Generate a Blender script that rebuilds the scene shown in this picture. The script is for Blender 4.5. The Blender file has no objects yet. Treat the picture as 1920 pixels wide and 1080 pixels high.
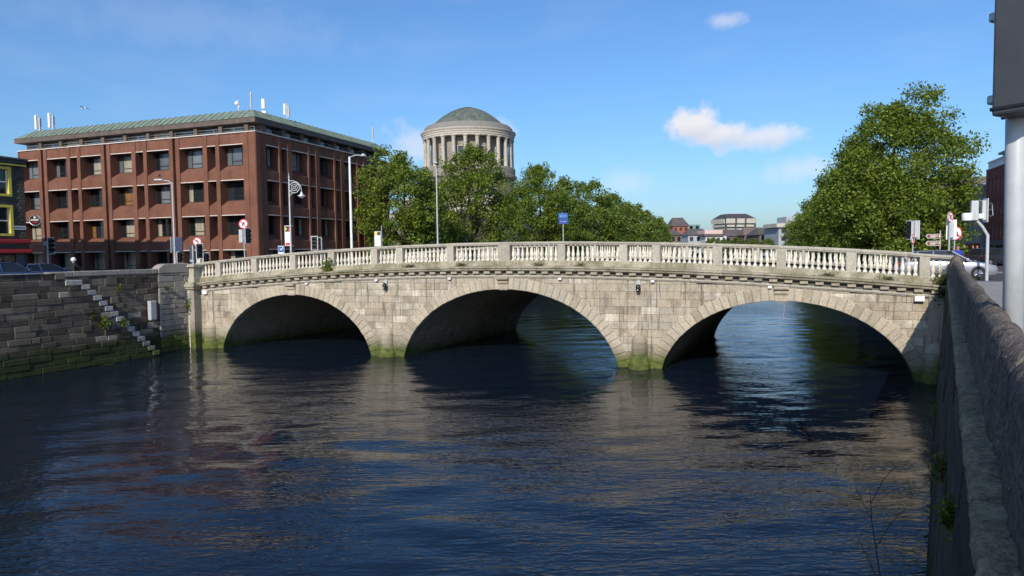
import bpy, bmesh, math, random
import numpy as np
from mathutils import Vector, Matrix

SC = bpy.context.scene
COL = SC.collection
R = math.radians
rnd = random.Random(7)

# ---------------------------------------------------------------- camera
F_PX, HOR, ROLL, ZC = 1280.0, 471.19, R(0.738), 6.353      # focal length and horizon of the 1920x1080 photo
PITCH = math.atan((540 - HOR) / F_PX)
fwd = Vector((0, math.cos(PITCH), -math.sin(PITCH)))
upv = Vector((0, math.sin(PITCH), math.cos(PITCH)))
rgt = Vector((1, 0, 0))
cx = rgt * math.cos(ROLL) - upv * math.sin(ROLL)
cy = rgt * math.sin(ROLL) + upv * math.cos(ROLL)
cam_d = bpy.data.cameras.new("camera")
cam_d.sensor_width = 36.0
cam_d.lens = 24.0
cam_d.clip_start = 0.05
cam_d.clip_end = 6000
cam = bpy.data.objects.new("camera", cam_d)
COL.objects.link(cam)
cam.matrix_world = Matrix(((cx.x, cy.x, -fwd.x, 0), (cx.y, cy.y, -fwd.y, 0), (cx.z, cy.z, -fwd.z, ZC), (0, 0, 0, 1)))
SC.camera = cam
SC.view_settings.view_transform = 'Standard'
SC.view_settings.look = 'None'
SC.view_settings.gamma = 1.0
SC.view_settings.exposure = 0.08
SC.view_settings.use_curve_mapping = False
SC.cycles.max_bounces = 4
SC.cycles.diffuse_bounces = 2
SC.cycles.glossy_bounces = 3
SC.cycles.transmission_bounces = 3
SC.cycles.use_adaptive_sampling = True
SC.cycles.adaptive_threshold = 0.025
SC.cycles.caustics_reflective = True
SC.cycles.caustics_refractive = False
SC.cycles.transparent_max_bounces = 8
SC.cycles.sample_clamp_indirect = 4


def ray(px, py):
    a, b = px - 960, py - 540
    ca, sa = math.cos(ROLL), math.sin(ROLL)
    a, b = a * ca - b * sa, a * sa + b * ca
    return rgt * (a / F_PX) + fwd - upv * (b / F_PX)


def at(px, py, Y):
    """point of the place seen at photo pixel (px, py), Y metres ahead"""
    d = ray(px, py)
    return Vector((0, 0, ZC)) + d * (Y / d.y)


# ---------------------------------------------------------------- sun and sky
SUN_AZ, SUN_EL = R(16), R(31)          # sun behind the camera, a little to its left
S = Vector((-math.sin(SUN_AZ) * math.cos(SUN_EL), -math.cos(SUN_AZ) * math.cos(SUN_EL), math.sin(SUN_EL)))
sun_d = bpy.data.lights.new("sun", 'SUN')
sun_d.energy = 4.2
sun_d.angle = R(0.5)
sun_d.color = (1.0, 0.93, 0.82)
sun = bpy.data.objects.new("sun", sun_d)
COL.objects.link(sun)
sun.rotation_euler = S.to_track_quat('Z', 'Y').to_euler()

W = bpy.data.worlds.new("World")
SC.world = W
W.use_nodes = True
wt = W.node_tree
W.cycles.sampling_method = 'MANUAL'
W.cycles.sample_map_resolution = 256
wt.nodes.clear()


def wn(t, **kw):
    n = wt.nodes.new(t)
    for k, v in kw.items():
        setattr(n, k, v)
    return n


def wl(a, b):
    wt.links.new(a, b)


def wmath(op, a, b=None, c=None):
    n = wn('ShaderNodeMath', operation=op)
    for i, x in enumerate((a, b, c)):
        if x is None:
            continue
        if isinstance(x, (int, float)):
            n.inputs[i].default_value = x
        else:
            wl(x, n.inputs[i])
    return n.outputs[0]


sky = wn('ShaderNodeTexSky')
sky.sky_type = 'NISHITA'
sky.sun_disc = False
sky.sun_elevation = SUN_EL
sky.sun_rotation = math.atan2(S.x, S.y)
sky.altitude = 10
sky.air_density = 1.2
sky.dust_density = 1.1
sky.ozone_density = 10.0
tc = wn('ShaderNodeTexCoord')
dirv = tc.outputs['Generated']


def wdot(v):
    n = wn('ShaderNodeVectorMath', operation='DOT_PRODUCT')
    wl(dirv, n.inputs[0])
    n.inputs[1].default_value = v
    return n.outputs['Value']


cn = wn('ShaderNodeTexNoise')
cn.inputs['Scale'].default_value = 26
cn.inputs['Detail'].default_value = 5
cn.inputs['Roughness'].default_value = 0.62
wl(dirv, cn.inputs['Vector'])
cn2 = wn('ShaderNodeTexNoise')
cn2.inputs['Scale'].default_value = 7
cn2.inputs['Detail'].default_value = 3
cmap = wn('ShaderNodeMapping')
cmap.inputs['Scale'].default_value = (0.8, 0.8, 3.2)
wl(dirv, cmap.inputs['Vector'])
wl(cmap.outputs[0], cn2.inputs['Vector'])

total = None
shade = None
# (px, py, half width, half height, strength, softness)
CLOUDS = [(1306, 236, 44, 32, 0.95, 0.8), (1345, 252, 62, 23, 0.9, 0.9), (1422, 258, 60, 19, 0.78, 1.1), (1500, 318, 46, 20, 0.42, 1.2),
          (1361, 38, 26, 13, 0.45, 1.3), (782, 270, 62, 34, 0.5, 1.1), (948, 244, 26, 22, 0.45, 1.1), (1178, 342, 46, 24, 0.28, 1.3),
          (330, 40, 230, 34, 0.10, 1.6), (2500, 260, 170, 55, 0.6, 1.0)]
for (px, py, hw, hh, st, soft) in CLOUDS:
    c = ray(px, py).normalized()
    ex = Vector((c.y, -c.x, 0)).normalized()
    ey = ex.cross(c).normalized()
    sc_ = F_PX / math.sqrt(1 + ((px - 960) / F_PX) ** 2)
    u = wmath('MULTIPLY', wdot(ex), sc_ / hw)
    v = wmath('MULTIPLY', wdot(ey), sc_ / hh)
    f_ = wdot(c)
    q = wmath('ADD', wmath('MULTIPLY', u, u), wmath('MULTIPLY', v, v))
    q = wmath('SQRT', q)
    q = wmath('ADD', q, wmath('MULTIPLY', wmath('SUBTRACT', cn.outputs['Fac'], 0.5), 2.2))
    a = wn('ShaderNodeMapRange')
    a.interpolation_type = 'SMOOTHSTEP'
    wl(q, a.inputs[0])
    a.inputs[1].default_value = 1.0 + 0.35 * soft
    a.inputs[2].default_value = 1.0 - 0.6 * soft
    a.inputs[3].default_value = 0
    a.inputs[4].default_value = st
    a = wmath('MULTIPLY', a.outputs[0], wmath('GREATER_THAN', f_, 0.3))
    total = a if total is None else wmath('MAXIMUM', total, a)
    if st > 0.7:
        sh = wn('ShaderNodeMapRange')
        wl(v, sh.inputs[0])
        sh.inputs[1].default_value = 0.1
        sh.inputs[2].default_value = -0.9
        sh = wmath('MULTIPLY', sh.outputs[0], a)
        shade = sh if shade is None else wmath('MAXIMUM', shade, sh)
wisp = wn('ShaderNodeMapRange')
wl(cn2.outputs['Fac'], wisp.inputs[0])
wisp.inputs[1].default_value = 0.5
wisp.inputs[2].default_value = 0.85
wisp.inputs[3].default_value = 0
wisp.inputs[4].default_value = 0.10
total = wmath('MAXIMUM', total, wisp.outputs[0])
hs = wn('ShaderNodeHueSaturation')
hs.inputs['Saturation'].default_value = 1.0
hs.inputs['Value'].default_value = 1.0
wl(sky.outputs[0], hs.inputs['Color'])
mixc = wn('ShaderNodeMix', data_type='RGBA')
wl(total, mixc.inputs[0])
tint = wn('ShaderNodeMix', data_type='RGBA', blend_type='MULTIPLY')
tint.inputs[0].default_value = 1.0
wl(hs.outputs[0], tint.inputs[6])
tint.inputs[7].default_value = (0.97, 0.99, 0.99, 1)
wl(tint.outputs[2], mixc.inputs[6])
ccol = wn('ShaderNodeMix', data_type='RGBA')
wl(shade, ccol.inputs[0])
ccol.inputs[6].default_value = (5.6, 5.5, 5.7, 1)
ccol.inputs[7].default_value = (3.8, 4.0, 4.6, 1)
wl(ccol.outputs[2], mixc.inputs[7])
bg = wn('ShaderNodeBackground')
bg.inputs['Strength'].default_value = 0.15
wl(mixc.outputs[2], bg.inputs['Color'])
wo = wn('ShaderNodeOutputWorld')
wl(bg.outputs[0], wo.inputs[0])


# ---------------------------------------------------------------- mesh helpers
class MB:
    """collects faces; build() links them as one mesh object"""

    def __init__(self):
        self.v, self.f, self.m = [], [], []

    def add(self, vs, fs, mi=0):
        o = len(self.v)
        self.v.extend(tuple(p) for p in vs)
        for f in fs:
            self.f.append(tuple(i + o for i in f))
            self.m.append(mi)
        return self

    def quad(self, a, b, c, d, mi=0):
        return self.add([a, b, c, d], [(0, 1, 2, 3)], mi)

    def box(self, x0, x1, y0, y1, z0, z1, mi=0):
        return self.add([(x0, y0, z0), (x1, y0, z0), (x1, y1, z0), (x0, y1, z0), (x0, y0, z1), (x1, y0, z1), (x1, y1, z1), (x0, y1, z1)],
                        [(0, 3, 2, 1), (4, 5, 6, 7), (0, 1, 5, 4), (1, 2, 6, 5), (2, 3, 7, 6), (3, 0, 4, 7)], mi)

    def bevbox(self, x0, x1, y0, y1, z0, z1, b=0.02, mi=0):
        bm = bmesh.new()
        M = Matrix.Translation(((x0 + x1) / 2, (y0 + y1) / 2, (z0 + z1) / 2)) @ Matrix.Diagonal((abs(x1 - x0), abs(y1 - y0), abs(z1 - z0), 1))
        bmesh.ops.create_cube(bm, size=1, matrix=M)
        bmesh.ops.bevel(bm, geom=bm.edges[:], offset=b, segments=2, affect='EDGES', profile=0.5)
        bm.verts.index_update()
        self.add([v.co[:] for v in bm.verts], [[v.index for v in f.verts] for f in bm.faces], mi)
        bm.free()
        return self

    def prism(self, poly, y0, y1, mi=0, tf=None):
        """poly in (x, z), pushed from y0 to y1"""
        n = len(poly)
        vs = [(x, y0, z) for x, z in poly] + [(x, y1, z) for x, z in poly]
        if tf:
            vs = [tf(*p) for p in vs]
        fs = [tuple(range(n)), tuple(range(2 * n - 1, n - 1, -1))] + [(i, i + n, (i + 1) % n + n, (i + 1) % n) for i in range(n)]
        return self.add(vs, fs, mi)

    def lathe(self, prof, n=12, c=(0, 0, 0), a0=0.0, a1=2 * math.pi, mi=0, caps=True):
        """prof: (radius, z) from bottom to top"""
        full = abs(a1 - a0 - 2 * math.pi) < 1e-6
        k = n if full else n + 1
        vs = []
        for r_, z in prof:
            for i in range(k):
                a = a0 + (a1 - a0) * i / n
                vs.append((c[0] + r_ * math.cos(a), c[1] + r_ * math.sin(a), c[2] + z))
        fs = []
        for j in range(len(prof) - 1):
            for i in range(n):
                i2 = (i + 1) % k
                fs.append((j * k + i, j * k + i2, (j + 1) * k + i2, (j + 1) * k + i))
        if caps and full:
            fs.append(tuple(range(k - 1, -1, -1)))
            fs.append(tuple((len(prof) - 1) * k + i for i in range(k)))
        return self.add(vs, fs, mi)

    def tube(self, pts, r0, r1=None, n=8, mi=0, caps=True):
        pts = [Vector(p) for p in pts]
        m = len(pts)
        if isinstance(r0, (list, tuple)):
            rad = list(r0)
        else:
            r1 = r0 if r1 is None else r1
            rad = [r0 + (r1 - r0) * i / max(1, m - 1) for i in range(m)]
        vs = []
        ref = None
        for i, p in enumerate(pts):
            d = (pts[min(i + 1, m - 1)] - pts[max(i - 1, 0)]).normalized()
            if ref is None:
                ref = Vector((1, 0, 0)) if abs(d.x) < 0.9 else Vector((0, 1, 0))
            a = (ref - d * ref.dot(d)).normalized()
            ref = a
            b = d.cross(a)
            for k in range(n):
                t = 2 * math.pi * k / n
                vs.append(p + (a * math.cos(t) + b * math.sin(t)) * rad[i])
        fs = [(i * n + k, i * n + (k + 1) % n, (i + 1) * n + (k + 1) % n, (i + 1) * n + k) for i in range(m - 1) for k in range(n)]
        if caps:
            fs += [tuple(range(n - 1, -1, -1)), tuple((m - 1) * n + k for k in range(n))]
        return self.add(vs, fs, mi)

    def sphere(self, c, r, nu=12, nv=8, s=(1, 1, 1), mi=0):
        prof = [(r * math.sin(math.pi * j / nv) + 1e-5, -r * math.cos(math.pi * j / nv)) for j in range(nv + 1)]
        o = len(self.v)
        self.lathe(prof, nu, (0, 0, 0), mi=mi, caps=False)
        for i in range(o, len(self.v)):
            p = self.v[i]
            self.v[i] = (c[0] + p[0] * s[0], c[1] + p[1] * s[1], c[2] + p[2] * s[2])
        return self

    def mesh(self, name, mats, smooth=False):
        me = bpy.data.meshes.new(name)
        me.from_pydata(self.v, [], self.f)
        for m in (mats if isinstance(mats, (list, tuple)) else [mats]):
            me.materials.append(m)
        if any(self.m):
            me.polygons.foreach_set('material_index', self.m)
        if smooth:
            me.polygons.foreach_set('use_smooth', [True] * len(me.polygons))
            if smooth != 'all':
                try:
                    me.set_sharp_from_angle(angle=R(38))
                except Exception:
                    pass
        me.update()
        return me

    def build(self, name, mats, parent=None, smooth=False, loc=None, rotz=0.0):
        return put(self.mesh(name, mats, smooth), name, parent, loc, rotz)


def put(me, name, parent=None, loc=None, rotz=0.0, scale=None):
    o = bpy.data.objects.new(name, me)
    COL.objects.link(o)
    if parent is not None:
        o.parent = parent
    if loc is not None:
        o.location = loc
    if rotz:
        o.rotation_euler = (0, 0, rotz)
    if scale is not None:
        o.scale = scale
    return o


def tag(o, label=None, cat=None, group=None, kind=None):
    if label:
        o['label'] = label
    if cat:
        o['category'] = cat
    if group:
        o['group'] = group
    if kind:
        o['kind'] = kind
    return o


def thing(name, label, cat, loc=(0, 0, 0), rotz=0.0, group=None):
    o = bpy.data.objects.new(name, None)
    o.empty_display_size = 0.3
    COL.objects.link(o)
    o.location = loc
    o.rotation_euler = (0, 0, rotz)
    return tag(o, label, cat, group)


def copy_thing(root, label, loc=None, rotz=None, parent=None):
    c = root.copy()
    COL.objects.link(c)
    c.parent = parent
    if loc is not None:
        c.location = loc
    if rotz is not None:
        c.rotation_euler = (0, 0, rotz)
    if label:
        c['label'] = label
    for ch in root.children:
        copy_thing(ch, None, parent=c)
    return c


# ---------------------------------------------------------------- materials
class NT:
    def __init__(self, name):
        self.mat = bpy.data.materials.new(name)
        self.mat.use_nodes = True
        self.t = self.mat.node_tree
        self.b = self.t.nodes['Principled BSDF']
        self.out = self.t.nodes['Material Output']

    def n(self, t, **kw):
        n = self.t.nodes.new(t)
        for k, v in kw.items():
            setattr(n, k, v)
        return n

    def l(self, a, b):
        self.t.links.new(a, b)

    def pos(self, scale=(1, 1, 1), rot=(0, 0, 0)):
        g = self.n('ShaderNodeNewGeometry')
        m = self.n('ShaderNodeMapping')
        m.inputs['Scale'].default_value = scale
        m.inputs['Rotation'].default_value = rot
        self.l(g.outputs['Position'], m.inputs['Vector'])
        return m.outputs[0]

    def objc(self, scale=(1, 1, 1)):
        g = self.n('ShaderNodeTexCoord')
        m = self.n('ShaderNodeMapping')
        m.inputs['Scale'].default_value = scale
        self.l(g.outputs['Object'], m.inputs['Vector'])
        return m.outputs[0]

    def noise(self, vec, scale, detail=4, rough=0.55, dist=0.0):
        n = self.n('ShaderNodeTexNoise')
        n.inputs['Scale'].default_value = scale
        n.inputs['Detail'].default_value = detail
        n.inputs['Roughness'].default_value = rough
        n.inputs['Distortion'].default_value = dist
        self.l(vec, n.inputs['Vector'])
        return n.outputs['Fac']

    def ramp(self, fac, stops, interp='LINEAR'):
        n = self.n('ShaderNodeValToRGB')
        n.color_ramp.interpolation = interp
        el = n.color_ramp.elements
        while len(el) < len(stops):
            el.new(0.5)
        for e, (p, c) in zip(el, stops):
            e.position = p
            e.color = (*c, 1) if len(c) == 3 else c
        self.l(fac, n.inputs[0])
        return n.outputs[0]

    def rng(self, x, a, b, c=0.0, d=1.0, smooth=True):
        n = self.n('ShaderNodeMapRange')
        if smooth:
            n.interpolation_type = 'SMOOTHSTEP'
        self.l(x, n.inputs[0])
        for i, v in enumerate((a, b, c, d)):
            n.inputs[i + 1].default_value = v
        return n.outputs[0]

    def math(self, op, a, b=None):
        n = self.n('ShaderNodeMath', operation=op)
        for i, x in enumerate((a, b)):
            if x is None:
                continue
            if isinstance(x, (int, float)):
                n.inputs[i].default_value = x
            else:
                self.l(x, n.inputs[i])
        return n.outputs[0]

    def mix(self, fac, a, b, mode='MIX'):
        n = self.n('ShaderNodeMix', data_type='RGBA', blend_type=mode)
        for i, x in ((0, fac), (6, a), (7, b)):
            if isinstance(x, (int, float)):
                n.inputs[i].default_value = x
            elif isinstance(x, tuple):
                n.inputs[i].default_value = (*x, 1)
            else:
                self.l(x, n.inputs[i])
        return n.outputs[2]

    def bump(self, h, strength=0.4, dist=0.02):
        n = self.n('ShaderNodeBump')
        n.inputs['Strength'].default_value = strength
        n.inputs['Distance'].default_value = dist
        self.l(h, n.inputs['Height'])
        self.l(n.outputs[0], self.b.inputs['Normal'])
        return n

    def color(self, c):
        if isinstance(c, tuple):
            self.b.inputs['Base Color'].default_value = (*c, 1)
        else:
            self.l(c, self.b.inputs['Base Color'])

    def set(self, rough=None, metal=None, spec=None):
        if rough is not None:
            self.b.inputs['Roughness'].default_value = rough
        if metal is not None:
            self.b.inputs['Metallic'].default_value = metal
        if spec is not None:
            self.b.inputs['Specular IOR Level'].default_value = spec
        return self


def stone(name, cols, var=0.5, moss=None, stain=0.35, bump=0.5, bdist=0.015, grain=14.0, mosscol=((0.13, 0.15, 0.02), (0.022, 0.042, 0.010)), streak=0.0, topmoss=0.0, fleck=0.0, con=0.3):
    """weathered stone: one tint per block (object random), grain, blotches, weed up to the tide mark"""
    t = NT(name)
    p = t.pos()
    oi = t.n('ShaderNodeObjectInfo')
    n1 = t.noise(p, 1.3, 4, 0.62, 0.3)
    f = t.math('ADD', t.math('MULTIPLY', oi.outputs['Random'], var), t.math('MULTIPLY', n1, 1 - var))
    stops = [(0.22 + 0.56 * i / (len(cols) - 1), c) for i, c in enumerate(cols)]
    col = t.ramp(f, stops)
    fine = t.noise(p, grain, 4, 0.7)
    col = t.mix(1.0, col, t.ramp(fine, [(0.28, (1 - 1.3 * con,) * 3), (0.72, (1 + 0.75 * con,) * 3)]), 'MULTIPLY')
    st = t.noise(t.pos((1.6, 1.6, 0.35)), 1.3, 4, 0.65, 0.4)
    col = t.mix(t.rng(st, 0.5, 0.75, 0, stain), col, t.mix(0.7, col, (0.045, 0.038, 0.03)))
    if streak:
        sk = t.noise(t.pos((5, 5, 0.3)), 1.5, 4, 0.6)
        col = t.mix(t.rng(sk, 0.53, 0.70, 0, streak), col, (0.05, 0.045, 0.035))
    if topmoss:
        g = t.n('ShaderNodeNewGeometry')
        s = t.n('ShaderNodeSeparateXYZ')
        t.l(g.outputs['Normal'], s.inputs[0])
        mm = t.math('MULTIPLY', t.rng(t.noise(p, 1.1, 5, 0.6), 0.42, 0.62), topmoss)
        col = t.mix(mm, col, t.ramp(t.noise(p, 9, 4), [(0.3, (0.06, 0.065, 0.018)), (0.7, (0.15, 0.14, 0.05))]))
    if fleck:
        vo = t.n('ShaderNodeTexVoronoi')
        vo.inputs['Scale'].default_value = 26
        t.l(p, vo.inputs['Vector'])
        ff = t.math('MULTIPLY', t.rng(vo.outputs['Distance'], 0.22, 0.12), t.rng(t.noise(p, 2.2, 4, 0.6), 0.46, 0.66, 0, fleck))
        col = t.mix(ff, col, (0.55, 0.52, 0.47))
    if moss is not None:
        g = t.n('ShaderNodeNewGeometry')
        s = t.n('ShaderNodeSeparateXYZ')
        t.l(g.outputs['Position'], s.inputs[0])
        zz = t.math('SUBTRACT', s.outputs['Z'], t.math('MULTIPLY', t.noise(p, 0.8, 5, 0.6), 1.0))
        damp = t.rng(zz, moss + 0.75, moss - 0.1, 0, 0.5)
        col = t.mix(damp, col, t.mix(0.75, col, (0.06, 0.058, 0.028)))
        mfac = t.rng(zz, moss + 0.1, moss - 0.55, 0, 0.92)
        col = t.mix(mfac, col, t.ramp(t.noise(p, 3.0, 5, 0.6), [(0.3, mosscol[1]), (0.72, mosscol[0])]))
    t.color(col)
    t.set(rough=0.88, spec=0.25)
    h = t.math('ADD', t.math('MULTIPLY', t.noise(p, grain * 1.6, 3, 0.65), 0.55), t.math('MULTIPLY', t.noise(p, grain * 0.25, 3, 0.6), 0.9))
    t.bump(h, bump, bdist)
    return t.mat


def plain(name, c, rough=0.6, metal=0.0, var=0.12, scale=3.0, spec=0.5, bump=0.0, dirt=0.0):
    """painted or plain surface with slight unevenness of colour and gloss"""
    t = NT(name)
    p = t.pos()
    n1 = t.noise(p, scale, 5, 0.6)
    lo = tuple(x * (1 - var) for x in c)
    hi = tuple(min(1, x * (1 + var)) for x in c)
    col = t.ramp(n1, [(0.3, lo), (0.7, hi)])
    if dirt:
        sk = t.noise(t.pos((6, 6, 0.8)), 1.0, 5, 0.6)
        col = t.mix(t.rng(sk, 0.5, 0.75, 0, dirt), col, t.mix(0.7, col, (0.05, 0.04, 0.03)))
    t.color(col)
    t.set(rough, metal, spec)
    if bump:
        t.bump(t.noise(p, scale * 6, 4), bump, 0.01)
    return t.mat


def glass(name, c=(0.012, 0.015, 0.018), rough=0.04):
    t = NT(name)
    oi = t.n('ShaderNodeObjectInfo')
    t.color(t.ramp(oi.outputs['Random'], [(0.0, tuple(x * 0.6 for x in c)), (1.0, tuple(x * 1.7 for x in c))]))
    t.set(rough, 0, 0.6)
    t.b.inputs['IOR'].default_value = 1.52
    t.bump(t.noise(t.pos(), 0.7, 2), 0.06, 0.05)
    return t.mat


M = {}
M['granite'] = stone('bridge_granite', [(0.25, 0.20, 0.145), (0.46, 0.385, 0.285), (0.38, 0.33, 0.26), (0.68, 0.595, 0.47)], 0.42, moss=0.42, stain=0.65, streak=0.7, bump=0.45)
M['vouss'] = stone('voussoir_granite', [(0.33, 0.28, 0.205), (0.50, 0.43, 0.32), (0.42, 0.365, 0.285)], 0.5, moss=0.42, stain=0.3, bump=0.5)
M['cornice'] = stone('cornice_granite', [(0.30, 0.265, 0.195), (0.45, 0.40, 0.30), (0.38, 0.345, 0.265)], 0.4, stain=0.5, streak=0.35, topmoss=0.55, bump=0.5)
M['rail'] = stone('rail_granite', [(0.36, 0.325, 0.26), (0.48, 0.44, 0.36), (0.42, 0.385, 0.32)], 0.5, stain=0.4, streak=0.2, bump=0.4)
M['baluster'] = stone('baluster_stone', [(0.70, 0.64, 0.52), (0.78, 0.73, 0.61), (0.66, 0.60, 0.50)], 0.6, stain=0.3, bump=0.25)
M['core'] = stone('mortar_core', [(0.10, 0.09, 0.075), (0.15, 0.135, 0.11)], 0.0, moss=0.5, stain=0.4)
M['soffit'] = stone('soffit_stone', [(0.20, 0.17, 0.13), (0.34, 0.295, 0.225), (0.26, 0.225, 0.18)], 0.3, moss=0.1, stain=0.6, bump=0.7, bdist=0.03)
M['quay'] = stone('quay_calp', [(0.058, 0.044, 0.033), (0.10, 0.078, 0.06), (0.145, 0.115, 0.088), (0.23, 0.188, 0.142)], 0.5, moss=1.0, stain=0.5, bump=1.0, bdist=0.03, mosscol=((0.036, 0.055, 0.010), (0.014, 0.022, 0.007)))
M['quaylow'] = stone('quay_calp_low', [(0.24, 0.195, 0.135), (0.34, 0.28, 0.195), (0.28, 0.235, 0.17)], 0.6, moss=1.0, stain=0.5, bump=0.9, bdist=0.03, mosscol=((0.036, 0.055, 0.010), (0.014, 0.022, 0.007)))
M['quaygran'] = stone('quay_granite', [(0.27, 0.24, 0.20), (0.38, 0.34, 0.28), (0.32, 0.285, 0.24)], 0.6, moss=0.75, stain=0.5, bump=0.6)
M['mortar'] = stone('lime_mortar', [(0.19, 0.16, 0.125), (0.36, 0.31, 0.25)], 0.0, moss=0.75, stain=0.7)
M['step'] = stone('step_granite', [(0.34, 0.32, 0.29), (0.48, 0.455, 0.42)], 0.5, moss=0.3, stain=0.3, bump=0.4)
M['parapet'] = stone('parapet_rough', [(0.092, 0.073, 0.056), (0.165, 0.133, 0.105), (0.26, 0.215, 0.172)], 0.15, stain=0.7, bump=1.0, bdist=0.06, grain=17, fleck=0.9, con=0.62)
M['ledge'] = stone('ledge_stone', [(0.25, 0.175, 0.10), (0.40, 0.285, 0.17), (0.30, 0.215, 0.125)], 0.2, stain=0.7, topmoss=0.4, bump=1.0, bdist=0.05, grain=17, fleck=0.6, con=0.55)
M['quayshade'] = stone('quay_shaded', [(0.035, 0.027, 0.02), (0.06, 0.047, 0.035), (0.085, 0.068, 0.05)], 0.5, moss=0.9, stain=0.5, bump=1.0, bdist=0.03, topmoss=0.3, mosscol=((0.036, 0.055, 0.010), (0.014, 0.022, 0.007)))  # darker copy of the quay stone, river face shade put into the colour
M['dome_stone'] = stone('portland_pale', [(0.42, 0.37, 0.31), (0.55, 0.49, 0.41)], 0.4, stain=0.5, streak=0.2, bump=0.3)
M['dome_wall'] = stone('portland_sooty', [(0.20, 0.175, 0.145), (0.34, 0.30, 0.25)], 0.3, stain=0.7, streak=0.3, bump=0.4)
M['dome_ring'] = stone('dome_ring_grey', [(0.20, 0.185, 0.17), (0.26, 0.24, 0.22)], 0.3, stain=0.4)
M['tarmac'] = plain('tarmac', (0.055, 0.055, 0.057), 0.9, var=0.25, scale=2.0, bump=0.3)
M['pavement'] = plain('pavement_slab', (0.27, 0.26, 0.245), 0.9, var=0.2, scale=1.5, bump=0.2)
M['kerb'] = plain('kerb_granite', (0.36, 0.35, 0.33), 0.85)
M['white_paint'] = plain('road_paint', (0.72, 0.72, 0.70), 0.7)


# ---------------------------------------------------------------- frames of the place (metres, water level at z = 0)
def frame(ox, oy, rotz):
    c, s = math.cos(rotz), math.sin(rotz)
    return lambda x, y, z=0.0: Vector((ox + x * c - y * s, oy + x * s + y * c, z))


BX, BY, BROT = -0.468, 39.165, -R(20.82)            # bridge: x along the face, y through the barrel, origin mid face
Bw = frame(BX, BY, BROT)
LX, LY, LROT = -26.45, 34.9, R(65.2)                # left quay wall: x along the wall, y inland
Lw = frame(LX, LY, LROT)
RX, RY, RROT = 0.0, 0.0, R(57.7)                    # right quay wall: x along the wall, y towards the river
Rw = frame(RX, RY, RROT)
GZ = 4.6                                            # street level
UP = Vector((math.sin(R(21.5)), math.cos(R(21.5)), 0))   # the river beyond the bridge
SH = 0.1                                            # the barrels run slightly askew
BWID = 15.4
LB0 = Bw(-23.2 + SH * BWID, BWID)
RB0 = Bw(22.4 + SH * BWID, BWID)


def railz(t):
    return 6.888 - 0.811 * (t / 20.0) ** 2


# ---------------------------------------------------------------- ground and streets
LE, RE = LB0 + UP * 520, RB0 + UP * 520
gm = MB()
N = [Lw(-140, 2.2), Lw(13.4, 2.2), Bw(-23.6, 0.5), LB0 + Vector((-0.6, 0, 0)), LE, Vector((-900, 620, 0)), Vector((-900, -120, 0))]
Sg = [Rw(-60, -0.5), Rw(36.6, -0.5), Bw(22.6, 0.4), RB0 + Vector((0.6, 0, 0)), RE, Vector((900, 620, 0)), Vector((900, -60, 0))]
Fg = [Vector((-900, 620, 0)), LE, RE, Vector((900, 620, 0)), Vector((4000, 4500, 0)), Vector((-4000, 4500, 0))]
for poly in (N, Sg, Fg):
    gm.add([(p.x, p.y, GZ) for p in poly], [tuple(range(len(poly)))])
tag(gm.build('ground', M['pavement']), kind='structure')


def strip(name, mat, pts, z):
    m = MB()
    m.add([(p.x, p.y, z) for p in pts], [tuple(range(len(pts)))])
    return tag(m.build(name, mat), kind='structure')


strip('road', M['tarmac'], [Lw(-140, 4.6), Lw(13.4, 4.6), Lw(13.4, 12), Lw(-140, 12)], GZ + 0.004)
perpL = Vector((-UP.y, UP.x, 0))
strip('road', M['tarmac'], [LB0 + perpL * 4, LB0 + perpL * 4 + UP * 500, LB0 + perpL * 12 + UP * 500, LB0 + perpL * 12], GZ + 0.004)
strip('road', M['tarmac'], [RB0 - perpL * 4.5, RB0 - perpL * 4.5 + UP * 500, RB0 - perpL * 12 + UP * 500, RB0 - perpL * 12], GZ + 0.004)
strip('road', M['tarmac'], [Rw(-60, -4.2), Rw(37, -4.2), Rw(37, -12.5), Rw(-60, -12.5)], GZ + 0.004)
strip('road', M['tarmac'], [Bw(22.6, 2.6), Bw(25.5, 14.0), Bw(70, 14.0), Bw(70, 1.5)], GZ + 0.008)
strip('road', M['tarmac'], [Bw(-23.6, 2.4), Bw(-22.1, 13.6), Bw(-70, 13.6), Bw(-70, 2.4)], GZ + 0.008)

# ---------------------------------------------------------------- river
WA, WB, WC = 0.028, 0.025, 0.0125
t = NT('river_water')
t.color((0.0045, 0.010, 0.020))
t.set(0.04, 0, 0.5)
t.b.inputs['IOR'].default_value = 1.333
wp = t.pos((0.5, 1.5, 1.0), (0, 0, R(-10)))
wa = t.noise(wp, 0.9, 2, 0.5, 0.3)
wb = t.noise(t.pos((0.55, 1.9, 1.0), (0, 0, R(8))), 2.1, 2, 0.5, 0.6)
wc = t.noise(t.pos((0.7, 1.7, 1.0), (0, 0, R(-18))), 5.5, 1, 0.5, 0.4)
patch = t.rng(t.noise(t.pos((1, 0.6, 1)), 0.11, 2, 0.5), 0.36, 0.62, 0.35, 1.25)
h = t.math('ADD', t.math('MULTIPLY', wa, WA), t.math('MULTIPLY', t.math('ADD', t.math('MULTIPLY', wb, WB), t.math('MULTIPLY', wc, WC)), patch))
bn = t.bump(h, 1.0, 1.0)
M['water'] = t.mat


def axis(a, b, step, far):
    fine = list(np.arange(a, b + 1e-6, step))
    return np.array(sorted([a - x for x in far] + fine + [fine[-1] + x for x in far]))


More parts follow.
